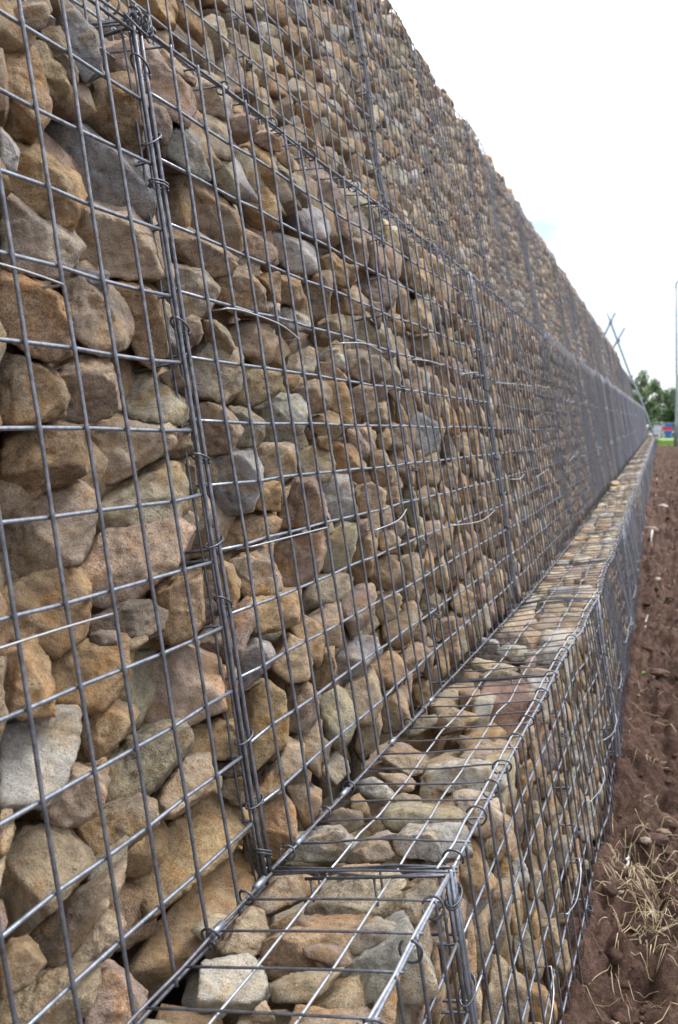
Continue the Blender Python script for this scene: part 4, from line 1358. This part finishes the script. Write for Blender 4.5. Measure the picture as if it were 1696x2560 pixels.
for c in ((-1.93, 37.54, 4.36), (-1.66, 37.54, 3.72), (-1.20, 37.54, 2.46)):
    bx_ = Boxes(); bx_.box(Vector(c) - root.location, (0.1, 0.13, 0.11), Matrix.Rotation(0.4, 4, 'Y'), 0.015); bx_.build('clamp', simple('clamp_dark', (0.1, 0.12, 0.13), 0.5, 0.4), root)

root = empty('lamp_post', (0.33, 38.0, gz(38)))
tag(root, 'tall slim grey lamp post at the right edge beyond the soil', 'lamp post')
M_LAMP = simple('lamp_grey', (0.2, 0.235, 0.24), 0.5, 0.2)
T = Tubes(); T.add([(0, 0, -0.1), (0, 0, 0.71), (0, 0, 0.72)], 0.075, 16); T.build('base', M_LAMP, root)
T = Tubes(); T.add([(0, 0, 0.7), (0, 0, 0.76), (-0.01, 0, 2.5), (-0.03, 0, 2.55), (-0.12, 0, 5.7)], [0.085, 0.05, 0.045, 0.034, 0.028], 14); T.build('pole', M_LAMP, root)
T = Tubes(); T.add([(-0.12, 0, 5.5), (-0.12, 0, 5.68), (-0.05, 0, 5.74), (0.35, 0, 5.78)], 0.03, 10); T.build('arm', M_LAMP, root)
bx_ = Boxes(); bx_.box((0.62, 0, 5.77), (0.6, 0.24, 0.11), None, 0.03); h_ = bx_.build('lamp_head', simple('lamp_dark', (0.09, 0.1, 0.1), 0.4), root)
bx_ = Boxes(); bx_.box((0.66, 0, 5.705), (0.4, 0.18, 0.03), None, 0.01); bx_.build('lens', simple('lens', (0.6, 0.62, 0.6), 0.2), h_)
T = Tubes(); T.add([(0.0, 0, 1.5), (0.28, 0, 1.5)], 0.03, 8); T.build('bracket', M_LAMP, root)
bx_ = Boxes(); bx_.box((0.40, 0, 1.5), (0.3, 0.03, 0.4), None, 0.008); bx_.build('sign_plate', simple('plate', (0.62, 0.64, 0.64), 0.5), root)

# cabins, board and fence on the grass
M_BLUE = simple('blue_paint', (0.02, 0.11, 0.42), 0.45, 0, 0.12)
M_DKBL = simple('dark_blue', (0.03, 0.06, 0.13), 0.4)
M_RED = simple('red_paint', (0.45, 0.012, 0.03), 0.5, 0, 0.1)
M_LIL = simple('pale_panel', (0.42, 0.42, 0.56), 0.6, 0, 0.08)
zg = gz(80) + 0.05
root = empty('site_toilet', (-0.33, 80, zg)); tag(root, 'blue plastic cabin on the grass behind the red board', 'cabin')
bx_ = Boxes(); bx_.box((0, 0.6, 0.50), (0.52, 1.0, 0.94), None, 0.03); bx_.build('body', M_BLUE, root)
bx_ = Boxes(); bx_.box((0, 0.6, 1.02), (0.60, 1.08, 0.12), None, 0.04); bx_.build('roof', simple('roof_blue', (0.05, 0.17, 0.45), 0.4), root)
bx_ = Boxes(); bx_.box((-0.02, 0.085, 0.40), (0.34, 0.03, 0.66), None, 0.008); d_ = bx_.build('door', M_BLUE, root)
bx_ = Boxes(); bx_.box((0.1, 0.06, 0.4), (0.03, 0.03, 0.1)); bx_.build('handle', M_DKBL, d_)
root = empty('sign_board', (-0.42, 79.5, zg)); tag(root, 'red rectangular board on posts in front of the blue cabin', 'sign board')
bx_ = Boxes(); bx_.box((0, 0, 0.66), (0.68, 0.04, 0.29), None, 0.01); bx_.build('board', M_RED, root)
for s in (-1, 1):
    bx_ = Boxes(); bx_.box((s * 0.3, 0.04, 0.25), (0.03, 0.03, 0.56)); bx_.build('post', M_LIL, root)
root = empty('site_cabin', (-1.1, 81, zg)); tag(root, 'pale lilac grey cabin left of the blue cabin', 'cabin')
bx_ = Boxes()
bx_.box((0, 0, 0.47), (0.62, 1.4, 0.92), None, 0.02); bx_.build('body', M_LIL, root)
bx_ = Boxes(); bx_.box((0.12, -0.715, 0.42), (0.2, 0.03, 0.76), None, 0.005); bx_.build('door', simple('door_grey', (0.5, 0.46, 0.55), 0.5), root)
bx_ = Boxes(); bx_.box((0, 0, 0.96), (0.68, 1.46, 0.06), None, 0.01); bx_.build('roof', simple('grey_roof', (0.3, 0.3, 0.36), 0.5), root)
root = empty('parked_van', (1.25, 84, zg)); tag(root, 'dark blue van partly hidden behind the lamp post', 'van')
bx_ = Boxes(); bx_.box((0, 0, 0.95), (2.0, 4.6, 1.25), None, 0.15); bx_.build('body', M_DKBL, root)
bx_ = Boxes(); bx_.box((0, -2.31, 1.25), (1.6, 0.04, 0.42), None, 0.01); bx_.build('window', simple('glass_dark', (0.02, 0.025, 0.03), 0.1), root)
for sx in (-0.85, 0.85):
    for sy in (-1.5, 1.5):
        T = Tubes(); T.add([(sx - 0.1, sy, 0.3), (sx + 0.1, sy, 0.3)], 0.32, 18); T.build('wheel', simple('tyre', (0.02, 0.02, 0.02), 0.8), root)
root = empty('rail_fence', (0, 78, zg)); tag(root, 'thin grey rail fence crossing behind the wall end', 'fence')
T = Tubes()
for z in (1.1, 0.55): T.add([(-6, 0, z), (3, 0, z)], 0.022, 6)
T.build('rails', M_LAMP, root)
for i in range(6):
    T = Tubes(); T.add([(-5.6 + i * 1.6, 0, -0.1), (-5.6 + i * 1.6, 0, 1.18)], 0.03, 6); T.build('post', M_LAMP, root)

# rough green growth at the wall's end
M_BUSH = simple('bush_leaf', (0.13, 0.17, 0.06), 0.8, 0, 0.35, 4)
M_TRUNK = simple('bark', (0.09, 0.07, 0.05), 0.9)
def leaves(q, n, cen, rad, size, clumps):
    V = []; F = []; k = 0
    cl = []
    for _ in range(clumps):
        while True:
            p = Vector((q.uniform(-1, 1), q.uniform(-1, 1), q.uniform(-1, 1)))
            if p.length < 1: break
        p = p * 0.86
        cl.append((Vector((cen[0] + p.x * rad[0], cen[1] + p.y * rad[1], cen[2] + p.z * rad[2])), q.uniform(0.16, 0.32)))
    for _ in range(n):
        c, s = q.choice(cl)
        d = Vector((q.gauss(0, 1), q.gauss(0, 1), q.gauss(0, 1))); d = d.normalized() * (q.random() ** 0.45)
        p = c + Vector((d.x * rad[0] * s, d.y * rad[1] * s, d.z * rad[2] * s * 0.8))
        a = Vector((q.gauss(0, 1), q.gauss(0, 1), q.gauss(0, 0.5))).normalized(); b_ = a.orthogonal().normalized()
        l = size * q.uniform(0.6, 1.3); w = l * 0.6
        V += [p - a * l / 2, p + b_ * w / 2, p + a * l / 2, p - b_ * w / 2]; F.append((k, k + 1, k + 2, k + 3)); k += 4
    return V, F
def leaf_mat(name, c):
    m = simple(name, c, 0.6, 0, 0.4, 1.3); b = m.node_tree.nodes['Principled BSDF']
    return m
def tree(loc, h, rad, seed, lab, colr, lean=0):
    q = random.Random(seed)
    root = empty('tree', loc); tag(root, lab, 'tree', 'trees beyond the wall')
    T = Tubes()
    T.add([(0, 0, -0.3), (0.05, 0, h * 0.3), (-0.05 + lean, 0.1, h * 0.6), (lean, 0, h * 0.85)], [0.2, 0.16, 0.09, 0.03], 10)
    for _ in range(9):
        a = q.uniform(0, 6.28); z = q.uniform(0.2, 0.6) * h
        e = (math.cos(a) * rad[0] * 0.7, math.sin(a) * rad[1] * 0.7, z + h * q.uniform(0.12, 0.3))
        T.add([(0, 0, z), (e[0] * 0.5, e[1] * 0.5, (z + e[2]) / 2 + 0.1), e], [0.08, 0.05, 0.02], 6)
    T.build('trunk', M_TRUNK, root)
    V, F = leaves(q, 9000, (lean, 0, h * 0.54), (rad[0], rad[1], h * 0.50), 0.17, 46)
    o = link_mesh('crown', mesh_np('crown', V, F, False), leaf_mat('leaf_' + str(seed), colr), root)
tree((-2.55, 86, 0.1), 5.4, (1.75, 1.7), 3, 'leafy green tree rising right of the wall end, tallest of the trees', (0.06, 0.115, 0.028))
tree((-0.35, 92, 0.1), 4.5, (1.7, 1.6), 5, 'lower dark green tree just left of the lamp post', (0.06, 0.12, 0.035))
tree((1.7, 90, 0.1), 4.1, (1.6, 1.5), 6, 'green tree partly behind the lamp post at the right edge', (0.07, 0.13, 0.035))
tree((-5.6, 95, 0.1), 4.6, (2.0, 1.8), 8, 'tree mostly hidden behind the far wall', (0.06, 0.11, 0.03))
q = random.Random(44)
V, F = leaves(q, 6000, (0, 98, 1.4), (9.0, 1.4, 1.7), 0.24, 60)
o = link_mesh('hedge', mesh_np('hedge', V, F, False), leaf_mat('hedge_leaf', (0.045, 0.08, 0.03))); tag(o, 'dark hedge low behind the trees', 'hedge')
V, F = leaves(q, 900, (XO(37) + 0.0, 37.4, 0.28), (0.5, 0.5, 0.25), 0.06, 14)
o = link_mesh('weeds', mesh_np('weeds', V, F, False), M_BUSH); tag(o, 'green weeds growing at the end of the wall', 'weeds')
